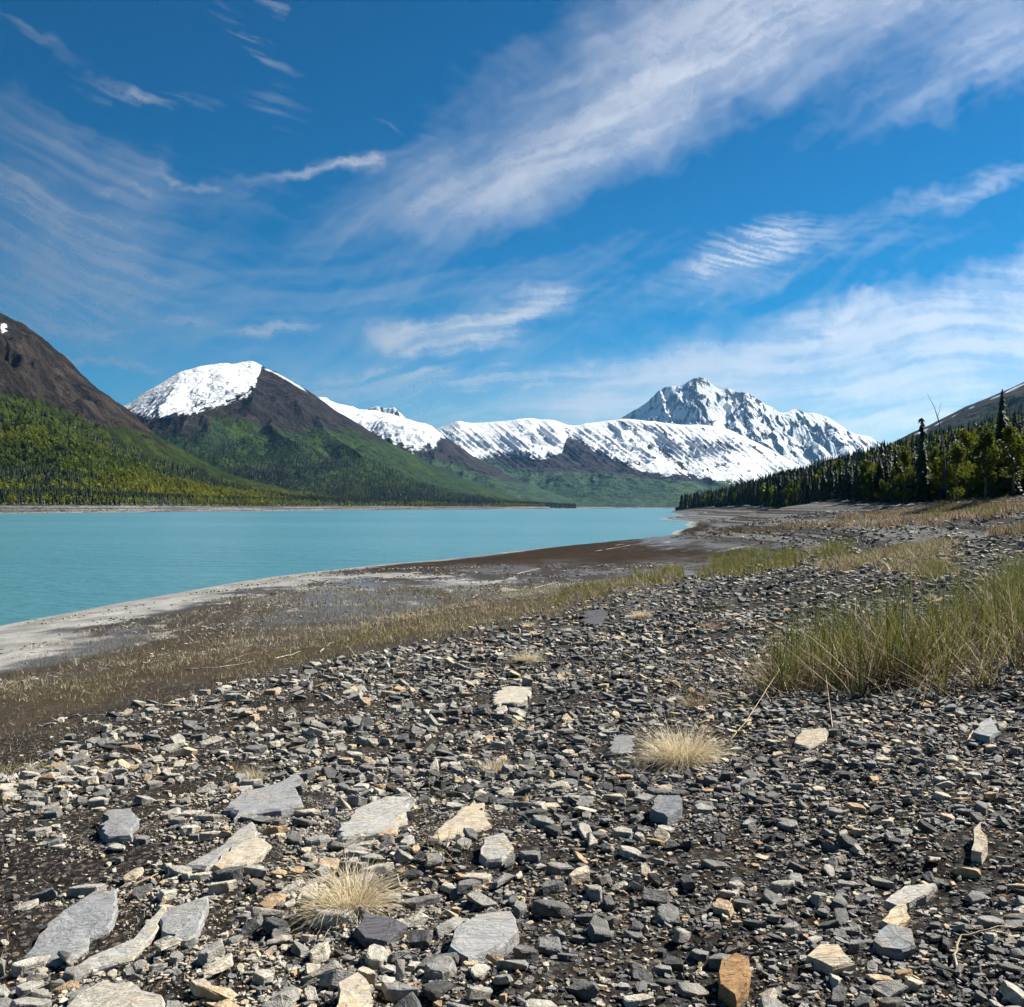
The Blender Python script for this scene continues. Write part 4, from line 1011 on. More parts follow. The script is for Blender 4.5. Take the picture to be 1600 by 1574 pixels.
def build_stones():
    r = np.random.RandomState(31)
    hx = []
    for k, (ol, th_, tn, lab, ph) in enumerate(HERO):
        th_ *= .66; tn = tn+.02 if .36 < tn < .66 else tn
        a = np.array(ol, float); g = pix2ground(a[:, 0], a[:, 1], th_*.6)
        V, Q, T, c = prism_stone(g, th_, 900+k)
        V[:, 2] += np.clip((V[:, 1]-c[1])*.10, -.02, .05)+.008; root = np.array((c[0], c[1], c[2]))
        o = mesh_obj('stone', V-root, [T.astype(np.int32), Q.astype(np.int32)], M_slab, None, False, None, {'tone': np.full(len(V), tn)})
        o.location = root; tag(o, lab, 'stone')
        LAND.append((c[0], c[1], ph)); hx.append((c[0], c[1], np.linalg.norm(g[:, :2]-c[:2], axis=1).max()))
    hx = np.array(hx)
    def clear(P):
        ok = np.ones(len(P), bool)
        for x, y, R_ in hx: ok &= np.hypot(P[:, 0]-x, P[:, 1]-y) > R_*.72+P[:, 2]*.3
        return P[ok]
    M_ = clear(np.concatenate([scatter(r, 22000, 2.2, 9, .035, .165, .17, power=3.2), scatter(r, 26000, 9, 22, .05, .24, .26, power=2.8)]))
    px_ = M_[:, 2]/M_[:, 1]; uu = 800+M_[:, 0]/M_[:, 1]*F; vv = HOR+(EYE-ground_z(M_[:, 0], M_[:, 1]))/M_[:, 1]*F
    inv = (uu > 5) & (uu < 1595) & (vv < 1566)
    order = np.argsort(-np.where(inv, px_, 0)); solo = order[:272]; rest = np.setdiff1d(np.arange(len(M_)), solo)
    stones_mesh('shore_rubble', 'angular grey and tan stones covering the beach', M_[rest], ST_HI, r, .34, .15)
    S1 = clear(np.concatenate([scatter(r, 42000, 2.2, 7, .018, .05, 0), scatter(r, 42000, 7, 16, .03, .07, 0)]))
    stones_mesh('small_stones', 'small dark stones filling the gaps of the beach', S1, ST_LO, r, .3, .12)
    XS = scatter(r, 60000, 2.2, 6.5, .008, .022, 0); stones_mesh('gravel', 'fine dark gravel between the stones', XS, ST_LO[:8], r, .3, .15)
    SIDE = np.concatenate([scatter(r, 34000, 1.6, 14, .02, .17, 0, 1760, 2900, 3.2), scatter(r, 14000, 14, 50, .06, .3, 0, 1760, 2500, 3), scatter(r, 22000, 1.6, 10, .02, .17, 0, -1000, -160, 3.2), scatter(r, 5000, 1.0, 2.4, .02, .14, 0, -900, 2500, 3.0), np.stack([r.uniform(-5, 9, 26000), r.uniform(-4, 3.2, 26000), .02+.13*r.rand(26000)**3], -1)])
    SIDE = SIDE[(np.abs(SIDE[:, 0]) > SIDE[:, 1]*.56+.25) | (SIDE[:, 1] < 1.3)]
    stones_mesh('side_rubble', 'angular stones of the beach to either side', SIDE, ST_LO, r, .32, .13)
    n = 26000; d = np.sqrt(r.uniform(16**2, 75**2, n)); u = r.uniform(-160, 1150, n); x = (u-800)/F*d; zb = ground_base(x, d); nn = fbm(x*.25, d*.25, 4); k = (zb > .12) & (zb < 1.15) & (r.rand(n) < np.clip(.12+1.5*nn, .02, 1)*sstep(.15, .6, zb+.3*nn))
    x, d = x[k], d[k]; stones_mesh('mud_pebbles', 'pebbles and clods strewn over the wet mud flat', np.stack([x, d, r.uniform(.03, .16, len(x))*(.5+d/60.)], -1), ST_LO, r, .2, .08)
    FAR_ = np.concatenate([scatter(r, 22000, 16, 42, .07, .26, 0, 300, 1760), scatter(r, 14000, 42, 130, .14, .5, 0, 900, 1760, 3)])
    stones_mesh('distant_stones', 'grey stones scattered over the upper shore towards the trees', FAR_, ST_LO, r, .25, .12)
    # the 272 stones that show largest, one object each
    P = M_[solo]; n = len(P); R = rot_mats(r, n, .30); z = ground_z(P[:, 0], P[:, 1]); tn = tones(r, P[:, 0], P[:, 1], n); L = np.array([(a, b_) for a, b_, _ in LAND])
    labs = []
    for i in range(n):
        k = r.randint(len(ST_HI)); V, T = ST_HI[k]; sc = P[i, 2]*np.array((1.12, r.uniform(.7, 1.1), r.uniform(.8, 1.25)))
        W_ = (V*sc) @ R[i].T
        o = mesh_obj('stone', W_, T, M_stone, None, False, None, {'tone': np.full(len(V), tn[i])}); o.location = (P[i, 0], P[i, 1], z[i]+P[i, 2]*.12)
        t = tn[i]; colr = 'dark grey' if t < .2 else 'slate-grey' if t < .38 else 'mid-grey' if t < .56 else 'pale grey' if t < .66 else 'tan' if t < .84 else 'rusty brown'
        flat = (W_[:, 2].max()-W_[:, 2].min())/P[i, 2] < .5; shp = 'flat' if flat else 'chunky'
        szw = 'hand-sized' if P[i, 2] > .13 else 'fist-sized' if P[i, 2] > .085 else 'small'
        j = int(np.argmin(np.hypot(L[:, 0]-P[i, 0], L[:, 1]-P[i, 1]))); ddx, ddy = P[i, 0]-L[j, 0], P[i, 1]-L[j, 1]
        rel = ('right of' if ddx > 0 else 'left of') if abs(ddx) > abs(ddy) else ('behind' if ddy > 0 else 'in front of')
        labs.append([o, f'{szw} {colr} {shp} stone', f'{rel} {LAND[j][2]}', math.hypot(ddx, ddy)])
    byl = {}
    for e in labs: byl.setdefault((e[1], e[2]), []).append(e)
    nth = ['', 'second ', 'third ', 'fourth ', 'fifth ', 'sixth ', 'seventh ', 'eighth ', 'ninth ']
    for (a, b_), es in byl.items():
        es.sort(key=lambda e: e[3])
        for k, e in enumerate(es):
            lab = f'{a} {b_}' if len(es) == 1 else f'{nth[min(k, 8)]}{a} out from and {b_}' if k else f'{a} closest to and {b_}'
            tag(e[0], lab, 'stone', 'stones showing largest on the beach')
build_stones()
# ------------------------------------------------------------------ grass, sedge, tussocks
def grass_mat(name):
    m, b, o_ = new_mat(name); t = e_attr('tone'); h = e_attr('along')
    c = e_ramp(t, [(0, (.74, .65, .46)), (.18, (.38, .285, .16)), (.34, (.16, .10, .055)), (.46, (.030, .020, .014)), (.58, (.23, .20, .055)), (.76, (.105, .130, .016)), (1.0, (.022, .040, .008))])
    put(b, 'Base Color', c); put(b, 'Roughness', .55); put(b, 'Specular IOR Level', .3)
    tr = E.nt.nodes.new('ShaderNodeBsdfTranslucent'); E.nt.links.new(c.s, tr.inputs[0]); mx = E.nt.nodes.new('ShaderNodeMixShader'); mx.inputs[0].default_value = .28
    E.nt.links.new(b.outputs[0], mx.inputs[1]); E.nt.links.new(tr.outputs[0], mx.inputs[2]); E.nt.links.new(mx.outputs[0], o_.inputs[0]); return m
M_grass = grass_mat('grass_blade')
def blades(base, h, az, lean, bend, w, tone, seg=4, r=None):
    """curved tapering blades; lean/bend in radians from upright"""
    n = len(base); ts = np.linspace(0, 1, seg+1); p = base.copy(); L = []
    wa = r.rand(n)*6.283; wx, wy = np.cos(wa), np.sin(wa); dl = (h/seg)
    for i, t in enumerate(ts):
        ww = (w*(1-t)**.7*.5)[:, None] if i < seg else (w*.02)[:, None]
        off = np.stack([wx, wy, np.zeros(n)], -1)*ww; L.append(p-off); L.append(p+off)
        a = lean+bend*(t+.5/seg); p = p+np.stack([np.sin(a)*np.cos(az), np.sin(a)*np.sin(az), np.cos(a)], -1)*dl[:, None]
    V = np.stack(L, 1).reshape(-1, 3); m = 2*(seg+1)
    q = np.array([(2*i, 2*i+1, 2*i+3, 2*i+2) for i in range(seg)]); Q = (q[None]+(np.arange(n)*m)[:, None, None]).reshape(-1, 4)
    return V, Q, np.repeat(tone, m)
def grass_obj(name, parts, parent=None, origin=None):
    V = np.concatenate([p[0] for p in parts]); off = np.cumsum([0]+[len(p[0]) for p in parts[:-1]]); Q = np.concatenate([p[1]+o for p, o in zip(parts, off)])
    if origin is not None: V = V-np.asarray(origin)
    o = mesh_obj(name, V, Q, M_grass, parent, False, None, {'tone': np.concatenate([p[2] for p in parts]), 'along': np.zeros(len(V))})
    if origin is not None: o.location = origin
    return o
gr = np.random.RandomState(404)
def in_px(poly, n):
    """n ground points inside a polygon of the reference grid, evenly over the ground"""
    G = np.array(poly, float); g = pix2ground(G[:, 0], G[:, 1])[:, :2]; lo, hi = g.min(0)-.3, g.max(0)+.3; out = []; lo[1] = max(lo[1], 2)
    hgt = G[:, 1].max()-G[:, 1].min(); got = 0
    for _ in range(60):
        q = gr.uniform(lo, hi, (n*2, 2)); z = ground_base(q[:, 0], q[:, 1])
        uu = 800+q[:, 0]/q[:, 1]*F; vv = HOR+(EYE-z)/q[:, 1]*F
        uu = uu+(fbm(uu/34., vv/14., 4))*44; vv = vv+fbm(uu/40.+9, vv/14., 4)*hgt*.28
        ins = np.zeros(len(q), bool); j = len(G)-1
        for i in range(len(G)):
            a, b = G[i], G[j]; c = ((a[1] > vv) != (b[1] > vv)) & (uu < (b[0]-a[0])*(vv-a[1])/(b[1]-a[1]+1e-12)+a[0]); ins ^= c; j = i
        out.append(q[ins]); got += ins.sum()
        if got >= n: break
    q = np.concatenate(out)[:n]; return np.c_[q, ground_z(q[:, 0], q[:, 1])-.01]
def clump(pts, spread, k):
    """k blades gathered around each point"""
    b = np.repeat(pts, k, 0); b[:, :2] += gr.normal(size=(len(b), 2))*spread; b[:, 2] = ground_z(b[:, 0], b[:, 1])-.01; return b
def green_stand(pts, spread, k, h0, h1, w, tone=(.58, .95), lean=.16, bend=.35):
    b = clump(pts, spread, k); n = len(b); hc = np.repeat(gr.uniform(.65, 1.0, len(pts)), k)
    return blades(b, gr.uniform(h0, h1, n)*hc, gr.rand(n)*6.28, np.abs(gr.normal(0, lean, n)), gr.normal(bend, .3, n), np.full(n, w)*gr.uniform(.6, 1.2, n), gr.uniform(*tone, n), 4, gr)
def dead_mass(pts, spread, k, h0, h1, w, tone=(.0, .36), lean=(.5, 1.35), bend=(.1, .9)):
    b = clump(pts, spread, k); n = len(b); b[:, 2] += gr.uniform(0, .04, n)
    return blades(b, gr.uniform(h0, h1, n), gr.rand(n)*6.28, gr.uniform(*lean, n), gr.uniform(*bend, n), np.full(n, w)*gr.uniform(.6, 1.2, n), gr.uniform(*tone, n), 4, gr)

def build_grass():
    # the tall sedge stand
    core = in_px([(1215,1095),(1330,1106),(1440,1090),(1540,1070),(1600,1040),(1640,1030),(1640,955),(1560,985),(1440,1010),(1300,1020),(1225,1050)], 150)
    edge = in_px([(1190,1075),(1250,1100),(1300,1000),(1240,1000)], 16)
    back = in_px([(1490,960),(1630,940),(1640,880),(1560,900)], 70)
    sx, sy = gr.uniform(4.4, 9.5, 90), gr.uniform(6.4, 11, 90); side = np.c_[sx, sy, ground_z(sx, sy)]
    grass_obj('sedge_grass', [green_stand(side, .05, 9, .45, 1.05, .0125, (.64, 1.0), .17, .3), dead_mass(side, .15, 24, .12, .45, .009, (.1, .48), (.2, 1.3)), green_stand(core, .04, 12, .45, 1.12, .012, (.58, .96), .22, .35), green_stand(edge, .06, 8, .35, .7, .008), green_stand(back[:48], .09, 16, .4, .85, .010, (.6, .95), lean=.22),
        green_stand(core, .1, 8, .4, .95, .008, (.02, .42), .34, .6), dead_mass(core, .12, 40, .12, .46, .011, (.38, .48), (.1, 1.2)), dead_mass(core, .16, 6, .25, .6, .006, (.04, .3), (.3, 1.3)), dead_mass(core, .2, 7, .4, .9, .006, (.0, .22), (.8, 1.4), (-.2, .5)),  # short near-black stems put the shade at the sedge base into colour
        dead_mass(back, .16, 10, .25, .7, .008, (.04, .42), (.4, 1.2))])
    tag(bpy.data.objects['sedge_grass'], 'tall stand of green sedge over a thatch of dead stems, some blackened as base shade', kind='stuff')
    # smaller patches along the slope break
    for poly, n, kg, kd, hg, hd, lab in (
        ([(868,945),(960,935),(975,908),(900,918)], 60, 16, 10, (.25,.5), (.2,.4), 'narrow strip of green grass along the edge of the bench'),
        ([(978,918),(1060,915),(1068,890),(1000,895)], 70, 18, 14, (.3,.7), (.25,.5), 'clumpy grass with straw coloured base by the brown flats'),
        ([(1090,905),(1180,902),(1262,882),(1250,858),(1110,868)], 190, 22, 8, (.3,.8), (.25,.5), 'bright green grass patch above the brown mud'),
        ([(1278,872),(1335,868),(1335,850),(1285,855)], 60, 22, 8, (.3,.7), (.25,.5), 'small green grass patch on grey stones'),
        ([(1288,902),(1400,898),(1500,878),(1500,850),(1420,852),(1300,880)], 150, 10, 34, (.3,.6), (.25,.5), 'tan dead grass patch with green tops'),
        ([(1440,912),(1490,912),(1490,895),(1440,895)], 26, 18, 14, (.3,.55), (.2,.5), 'low dark green tuft patch behind the sedge')):
        p = in_px(poly, n); dm = np.hypot(p[:, 0], p[:, 1]).mean(); w = max(.008, dm*.00042)
        big = 'tan dead' in lab
        o = grass_obj('grass_patch', [green_stand(p, .16, kg, hg[0], hg[1], w, (.54, .86)), dead_mass(p, .22, kd, hd[0], hd[1], w, (.04, .38) if not big else (.08, .40), (.2, 1.2))])
        tag(o, lab, kind='stuff')
    # the broad grass field below the trees
    def field(poly, n, tone, h, w, lab):
        p = in_px(poly, n); m = len(p); nn = fbm(p[:, 0]*.12, p[:, 1]*.10, 3)
        o = grass_obj('grass_field', [blades(p, gr.uniform(*h, m)*(1+.7*nn), gr.rand(m)*6.28, np.abs(gr.normal(0, .3, m)), gr.normal(.4, .4, m), np.full(m, w), np.clip(gr.uniform(*tone, m)+.20*nn, 0, 1), 3, gr)])
        tag(o, lab, kind='stuff')
    field([(1300,826),(1440,824),(1610,806),(1640,776),(1540,782),(1400,794),(1330,806)], 26000, (.10, .44), (.25,.6), .034, 'tan grass meadow between the stones and the trees')
    field([(1445,808),(1545,806),(1580,792),(1520,786),(1450,795)], 7000, (.56, .80), (.25,.55), .034, 'green strip of grass inside the tan meadow')
    field([(1120,836),(1300,824),(1330,812),(1240,818),(1140,828)], 5000, (.22, .46), (.1,.3), .05, 'thin brown grass above the mud flats')
    field([(1560,842),(1615,840),(1615,822),(1570,828)], 2600, (.10, .62), (.2,.5), .02, 'ragged grass patch among stones below the meadow')
    # dead stubble belt on the slope towards the lake
    n = 90000; d = np.sqrt(gr.uniform(5.5**2, 52**2, n)); u = gr.uniform(-160, 1060, n); x = (u-800)/F*d; zb = ground_base(x, d); nn = fbm(x*.5, d*.5, 4); n2 = fbm(x*.16+5, d*.16, 3)
    s_ = zb+.10*nn+.07*n2
    lf_ = np.clip((-x/d-.02)*3.5, 0, 1); k = (s_ > .72) & (s_ < 2.32+.55*lf_+.25*nn) & (gr.rand(n) < np.clip(.75+.8*nn, .12, 1)); k &= (gr.rand(n) < np.clip(.25+.75*(1-sstep(1.9+.4*lf_, 2.4+.5*lf_, s_)), .2, 1))
    x, d, zb, nn, n2 = x[k], d[k], zb[k], nn[k], n2[k]; m = len(x); p = np.c_[x, d, ground_z(x, d)-.005]
    green = (gr.rand(m) < np.clip(.10+1.3*(fbm(x*.35+8, d*.35, 3)-.02), .03, .75)*(sstep(.6, 1.0, zb)*(1-sstep(1.6, 2.3, zb))))
    edge = np.exp(-((zb-.86)/.10)**2)
    tn = np.where(green, gr.uniform(.54, .82, m), np.where(gr.rand(m) < .36-.25*n2, gr.uniform(.30, .47, m), gr.uniform(.02, .30, m))); tn = np.where((gr.rand(m) < edge*.6), gr.uniform(.42, .60, m), tn); ed2 = np.exp(-((zb-1.05-.1*nn)/.12)**2); tn = np.where((gr.rand(m) < ed2*.7), gr.uniform(.0, .14, m), tn)
    hh = gr.uniform(.04, .13, m)*np.where(green, 1.9, 1)*(.7+.6*sstep(10, 30, d))*(1+.8*nn); ww = np.maximum(.005, d*.00040)
    lie = gr.rand(m) < .45
    o = grass_obj('stubble', [blades(p, np.where(lie, hh*1.7, hh), gr.rand(m)*6.28, np.where(lie, gr.uniform(1.0, 1.5, m), np.abs(gr.normal(0, .35, m))), gr.normal(.2, .4, m), ww, tn, 3, gr)])
    tag(o, 'dead stubble and short new grass on the bank above the mud', kind='stuff')
    # taller tufts within that belt
    c = in_px([(500,1030),(640,1008),(760,975),(880,950),(820,948),(700,962),(560,985)], 110); c2 = in_px([(0,1110),(200,1060),(420,1020),(500,1000),(300,1025),(0,1090)], 60); c3 = in_px([(0,1230),(70,1215),(90,1180),(0,1190)], 22)
    o = grass_obj('bank_grass', [green_stand(c, .12, 16, .12, .36, .012, (.05, .80), .3, .5), dead_mass(c, .14, 10, .1, .3, .010), green_stand(c2, .10, 10, .06, .2, .010, (.0, .78), .4, .5), dead_mass(c2, .12, 8, .1, .22, .008, (0, .3)), green_stand(c3, .05, 10, .05, .16, .005, (.5, .8), .3, .5), dead_mass(c3, .06, 8, .06, .16, .005, (0, .3))])
    tag(o, 'yellow green tufts along the bank between stones and mud', kind='stuff')
    # tiny dry sprigs on the bare soil near the camera
    n = 34000; d = np.sqrt(gr.uniform(3**2, 14**2, n)); u = gr.uniform(-160, 800, n)*1.0; x = (u-800)/F*d; zb = ground_base(x, d); nn = fbm(x*.7+2, d*.7, 3); op = soil_open(x, d)
    k = (gr.rand(n) < np.clip((.95-op)*1.5+.4*nn, 0, 1)) & (u < 760-1.1*(d-3)*10); x, d = x[k], d[k]; m = len(x); p = np.c_[x, d, ground_z(x, d)-.004]
    o = grass_obj('dry_sprigs', [blades(p, gr.uniform(.012, .05, m), gr.rand(m)*6.28, np.abs(gr.normal(0, .5, m)), gr.normal(.2, .4, m), np.full(m, .0028), np.where(gr.rand(m) < .6, gr.uniform(.36, .47, m), gr.uniform(.0, .3, m)), 2, gr)])
    tag(o, 'tiny brown dry sprigs growing on bare soil', kind='stuff')
    # tussocks: mounds of pale straw, each a thing
    for (u_, v_, rad, h, nb, dome, lab) in ((1066,1196,.20,.30,2300,1,'largest pale straw tussock, a bright mound on dark gravel'), (545,1424,.16,.20,1300,.8,'straw tussock with arching blades among grey slabs'),
        (824,1036,.22,.24,700,1,'small round straw tussock in the middle of the stones'), (1002,966,.25,.24,500,1,'distant straw tussock on the stony crest'), (772,1206,.17,.09,420,.4,'flattened straw tuft lying over stones'),
        (826,980,.20,.16,260,.8,'faint straw tuft near the bank grass'), (396,1216,.13,.11,260,.6,'thin dry tuft on the bare soil at left'), (1115,985,.34,.22,380,.6,'brown straw tuft at the foot of tall stems'),
        (1090,1105,.24,.15,380,.5,'low brown tuft left of the sedge stand')):
        g = pix2ground(u_, v_)[0]; n = nb; a = gr.rand(n)*6.28; q = rad*.55*np.sqrt(gr.rand(n)); b = np.c_[g[0]+np.cos(a)*q, g[1]+np.sin(a)*q, np.zeros(n)]; b[:, 2] = ground_z(b[:, 0], b[:, 1])-.01
        out = q/(rad*.55); az = a+gr.normal(0, .85, n); lean = np.clip(.12+.75*out+gr.normal(0, .34, n), 0, 1.45); L = h*.82*gr.uniform(.6, 1.4, n)*(1.0+.4*out)
        brown = 'brown' in lab
        tn = gr.uniform(-.05, .12, n).clip(0) if not brown else gr.uniform(.12, .42, n); k = gr.rand(n) < .12; tn[k] = gr.uniform(.18, .36, k.sum())
        o = grass_obj('grass_tussock', [blades(b, L, az, lean, gr.uniform(.5, 2.0, n)*dome, np.full(n, max(.0036, g[1]*.00040)), tn, 5, gr)], None, g); tag(o, lab, 'tussock')
    # single green shoots, each clump a thing
    for (u_, v_, nb, h0, h1, rad, tone, lab) in ((702,1345,16,.18,.42,.05,(.62,.95),'tall thin green shoots rising in front of the broad slab'), (690,1255,9,.12,.28,.04,(.62,.95),'short green shoots behind the buff slab'), (655,1280,8,.05,.12,.03,(.56,.8),'small green sprig beside the broad slab'),
        (1003,1412,7,.06,.16,.03,(.05,.46),'dry brown sprig on open gravel'), (1085,1096,16,.2,.62,.10,(.6,.95),'upright green stems left of the sedge stand'), (1128,1108,10,.2,.58,.05,(.34,.8),'dark thin stems close left of the sedge stand'), (1112,955,20,.25,.55,.14,(.58,.85),'green tuft on the stones behind the thin stems'),
        (1176,1100,8,.2,.5,.06,(.34,.8),'few thin stems beside the edge of the sedge'), (155,1206,9,.08,.16,.05,(.58,.8),'short green tuft at the left end of the stones'), (12,1262,14,.08,.2,.08,(.45,.75),'yellowing tuft at the left edge of the beach'), (365,1205,14,.05,.13,.06,(.52,.75),'low green tuft on soil above the tilted slab')):
        g = pix2ground(u_, v_)[0]; o = grass_obj('grass_tuft', [green_stand(g[None], rad, nb, h0, h1, max(.0045, g[1]*.0006), tone, .2, .3), dead_mass(g[None], rad*1.3, nb, h0*.6, h1*.5, .004, (.0, .3))], None, g); tag(o, lab, 'grass tuft')
build_grass()

# ------------------------------------------------------------------ driftwood, sticks, dry stems
M_drift = bark_mat('bleached_wood', (.20, .185, .165), (.46, .43, .385), 14.0); M_stem = bark_mat('dry_stem', (.34, .26, .15), (.52, .43, .27), 30.0)
def stick(name, px, rad, mat, lab, cat, lift=.02, twigs=0, taper=.35, group=None):
    """a stick lying (or propped) along points of the reference grid"""
    a = np.array([(p[0], p[1]) for p in px], float); g = pix2ground(a[:, 0], a[:, 1]); lf = np.array([p[2] if len(p) > 2 else lift for p in px]); g[:, 2] += lf
    # resample with a little wander
    seg = []; 
    for i in range(len(g)-1):
        for t in np.linspace(0, 1, 5)[:-1]: seg.append(g[i]+(g[i+1]-g[i])*t)
    seg.append(g[-1]); seg = np.array(seg); seg[1:-1] += gr.normal(size=(len(seg)-2, 3))*rad*.45
    c = seg.mean(0); root = empty(name, c) if twigs else None
    mb = MB(); R_ = rad*(1-(1-taper)*np.linspace(0, 1, len(seg)))*gr.uniform(.85, 1.15, len(seg)); mb.tube(seg-c, R_, 7)
    if twigs:
        mb.mesh('stem', mat, root, True)
        for k in range(twigs):
            i = gr.randint(2, len(seg)-2); d = seg[min(i+2, len(seg)-1)]-seg[i-1]; d = d/np.linalg.norm(d); e = d*.6+gr.normal(size=3)*.5; e[2] = abs(e[2])*.5; L = np.linalg.norm(seg[-1]-seg[0])*gr.uniform(.14, .3)
            p0 = seg[i]-c; mb = MB(); mb.tube([p0, p0+e*L*.5, p0+e*L+gr.normal(size=3)*L*.1], [R_[i]*.6, R_[i]*.45, R_[i]*.12], 5); mb.mesh('branch', mat, root, True)
        o = root
    else: o = mb.mesh(name, mat, None, True); o.location = c
    tag(o, lab, cat, group); return o
def build_wood():
    for px, rd, mat, lab, tw in (
        ([(60,1136),(86,1131),(106,1122),(128,1119),(160,1118)], .022, M_drift, 'bleached forked branch lying on the stubble at left', 3),
        ([(232,1138),(300,1134),(372,1122)], .010, M_drift, 'thin pale stick across the stubble bank', 2),
        ([(470,1150),(510,1138),(550,1128)], .010, M_drift, 'straight weathered stick among small stones', 0),
        ([(290,1048),(340,1044),(398,1034)], .014, M_drift, 'long pale stick near the mud edge', 2),
        ([(428,1030),(455,1024),(470,1018)], .016, M_drift, 'short curved stick in the stubble', 1),
        ([(735,1064),(770,1052),(802,1040)], .008, M_stem, 'thin straw stem beside the small round tussock', 0),
        ([(590,1052),(630,1042),(665,1034)], .013, M_drift, 'pale stick at the edge of the stones', 1),
        ([(500,1020),(512,1008),(520,1004)], .020, M_drift, 'white forked twig on the bank', 1),
        ([(40,1202),(60,1190)], .012, M_drift, 'short pale stick left of the stones', 0),
        ([(205,1385),(240,1372),(262,1360)], .004, M_stem, 'dry stem on bare soil above the curved shard', 0),
        ([(420,1366),(458,1372),(494,1386,.05)], .005, M_stem, 'stiff straw stem leaning into the arching tussock', 0),
        ([(738,1208),(715,1232),(690,1252,.04)], .004, M_stem, 'straw stem between the flattened tuft and the shoots', 0),
        ([(1140,1158),(1170,1132,.05),(1206,1098,.18),(1232,1068,.28)], .0035, M_stem, 'long pale stem slanting out of the sedge to the left', 0),
        ([(1302,1148,.01),(1296,1120,.08),(1290,1096,.22)], .0035, M_stem, 'straw stem hanging from the front of the sedge', 0),
        ([(1510,1160),(1520,1146,.02)], .007, M_stem, 'pale chip of wood by the lone grey rock', 0),
        ([(1498,1530),(1490,1500,.02),(1500,1482,.05),(1560,1474,.06),(1604,1468,.05)], .005, M_stem, 'bent reed arching over stones at right', 0),
        ([(1000,1420),(1018,1408,.03),(1042,1398,.03)], .004, M_stem, 'short straw stem by the dry sprig', 0),
        ([(1552,1574),(1556,1548),(1540,1530)], .004, M_stem, 'dry stem among the stones below the bent reed', 0),
        ([(1215,1400),(1228,1418),(1240,1432)], .003, M_stem, 'thin stem lying on open gravel', 0),
        ([(806,898),(826,893),(844,889)], .028, M_drift, 'white driftwood piece on the brown mud flat', 0),
        ([(930,862),(955,858),(985,852)], .03, M_drift, 'pale branch far out on the brown flat', 2),
        ([(834,920),(856,914),(872,910)], .025, M_drift, 'driftwood chunk on the inner edge of the brown mud', 0),
        ([(960,853),(975,851)], .03, M_drift, 'small white driftwood bit on the mud', 0)):
        stick('driftwood' if mat is M_drift else 'dry_stem', px, rd, mat, lab, 'driftwood' if mat is M_drift else 'dry stem', max(rd*.8, .006), tw)
    # leaning dry stalks behind the sedge
    for k, (u_, v_, u2, v2) in enumerate(((1500,905,1446,818),(1530,925,1455,842),(1560,930,1480,848),(1590,940,1500,862),(1472,858,1440,835),(1600,1000,1545,880),(1580,1060,1640,930))):
        g = pix2ground(u_, v_)[0]; d2 = g[1]-.3; tip = at(u2, v2, d2); mb = MB(); mid = (g+tip)/2+np.array((0, 0, .10)); mb.tube([g*0, mid-g, tip-g], [.006, .005, .0015], 5); o = mb.mesh('dry_stem', M_stem, None, True); o.location = g
        tag(o, 'long dry stalk leaning left behind the sedge stand', 'dry stem', 'dry stalks leaning behind the sedge')
    # bleached logs below the trees
    spots = [(1112,795,22),(1135,794,18),(1150,792,30),(1168,793,16),(1186,791,26),(1205,792,34),(1222,789,20),(1240,790,26),(1258,788,22),(1280,789,30),(1302,787,20),(1324,786,26),(1345,786,22),(1366,784,30),(1388,783,18),(1404,782,26),(1445,780,30),(1462,779,24),(1490,778,22),(1512,777,28),(1535,775,24),(1556,774,20),(1578,772,26),(1595,771,30),(1250,796,34),(1420,783,22)]
    where = ['on the terraced point', 'at the foot of the wooded slope', 'below the bushy-topped spruce', 'below the tallest spruce']
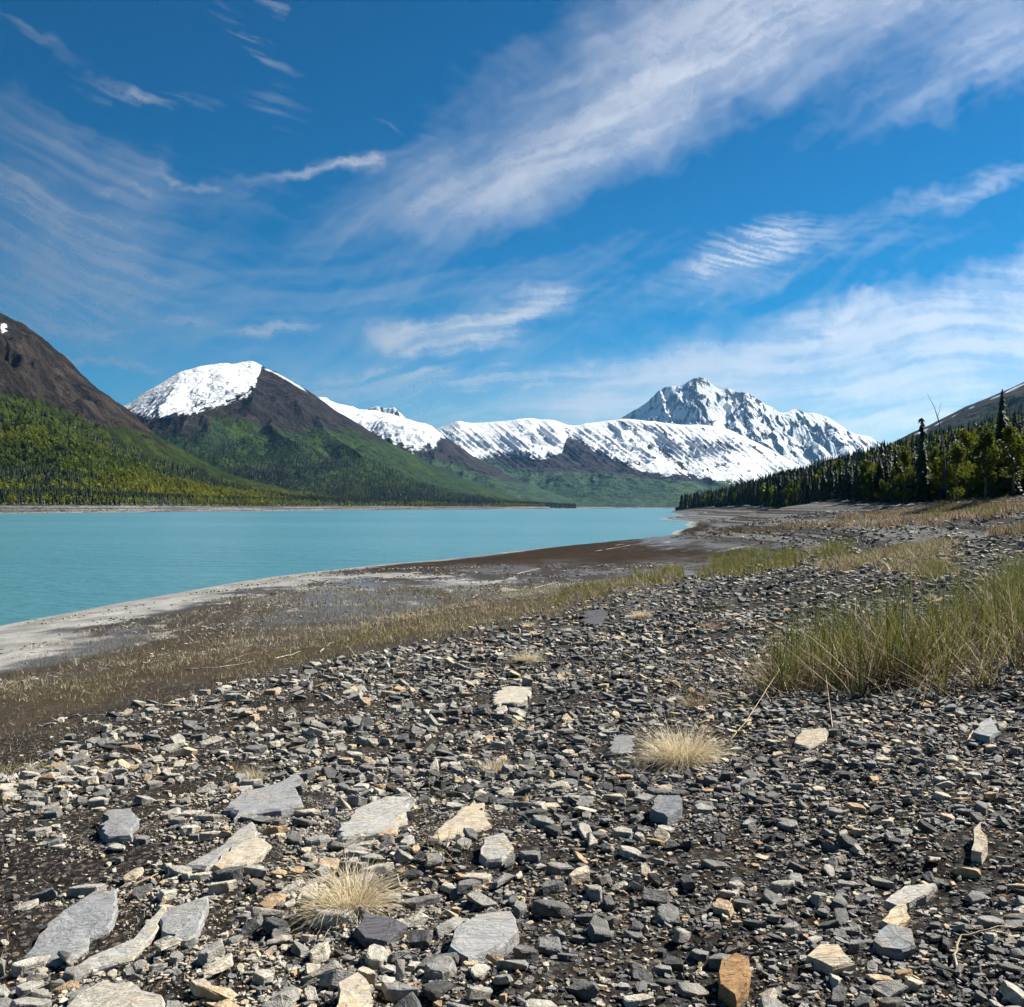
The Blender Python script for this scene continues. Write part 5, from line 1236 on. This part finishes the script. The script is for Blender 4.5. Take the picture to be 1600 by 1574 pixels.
    for k, (u_, v_, w) in enumerate(spots):
        d = float(np.interp(u_, [1090,1130,1190,1270,1350,1480,1600], [880,600,400,245,166,128,104])); X_ = (u_-800)/F*d; Z_ = float(ground_z(np.array([X_]), np.array([d]))[0]); L = w/F*d; a = gr.uniform(-.5, .5); t = gr.uniform(-.05, .22)
        rr = min(max(.10, d*.0009), .4); e = np.array((math.cos(a)*L/2, math.sin(a)*L/2, math.sin(t)*L/2)); root = empty('driftwood_log', (X_, d, Z_+rr*.6+abs(e[2])*.8)); mb = MB(); mb.tube([-e, -e*.3+gr.normal(size=3)*rr*.3, e*.3+gr.normal(size=3)*rr*.3, e], [rr, rr*.9, rr*.75, rr*.35], 8); mb.mesh('trunk', M_drift, root, True)
        for q in range(3):
            p0 = e*gr.uniform(-.8, .8); v_3 = np.array((gr.normal()*.4, gr.normal()*.4, gr.uniform(.2, 1)))*L*.16; mb = MB(); mb.tube([p0, p0+v_3*.6, p0+v_3+gr.normal(size=3)*L*.02], [rr*.4, rr*.3, rr*.08], 5); mb.mesh('branch', M_drift, root, True)
        z_ = 0 if u_ < 1200 else 1 if u_ < 1400 else 2 if u_ < 1500 else 3
        tag(root, f'bleached driftwood log {where[z_]}', 'log', f'driftwood logs {where[z_]}')
build_wood()
# ------------------------------------------------------------------ the air
hx0, hx1, hy0, hy1, hz0, hz1 = -9500, 9500, -700, 14500, -70, 1600
v = [(x, y, z) for x in (hx0, hx1) for y in (hy0, hy1) for z in (hz0, hz1)]
f = np.array([(0,1,3,2),(4,6,7,5),(0,4,5,1),(2,3,7,6),(0,2,6,4),(1,5,7,3)])
m = bpy.data.materials.new('haze'); m.use_nodes = True; nt = m.node_tree; nt.nodes.clear()
o_ = nt.nodes.new('ShaderNodeOutputMaterial'); pv = nt.nodes.new('ShaderNodeVolumePrincipled')
pv.inputs['Color'].default_value = (.24, .56, 1.0, 1); pv.inputs['Density'].default_value = HAZE; pv.inputs['Anisotropy'].default_value = 0.25
nt.links.new(pv.outputs[0], o_.inputs['Volume'])
haze = mesh_obj('haze', v, f, m); tag(haze, 'thin blue haze over the lake valley', kind='stuff')
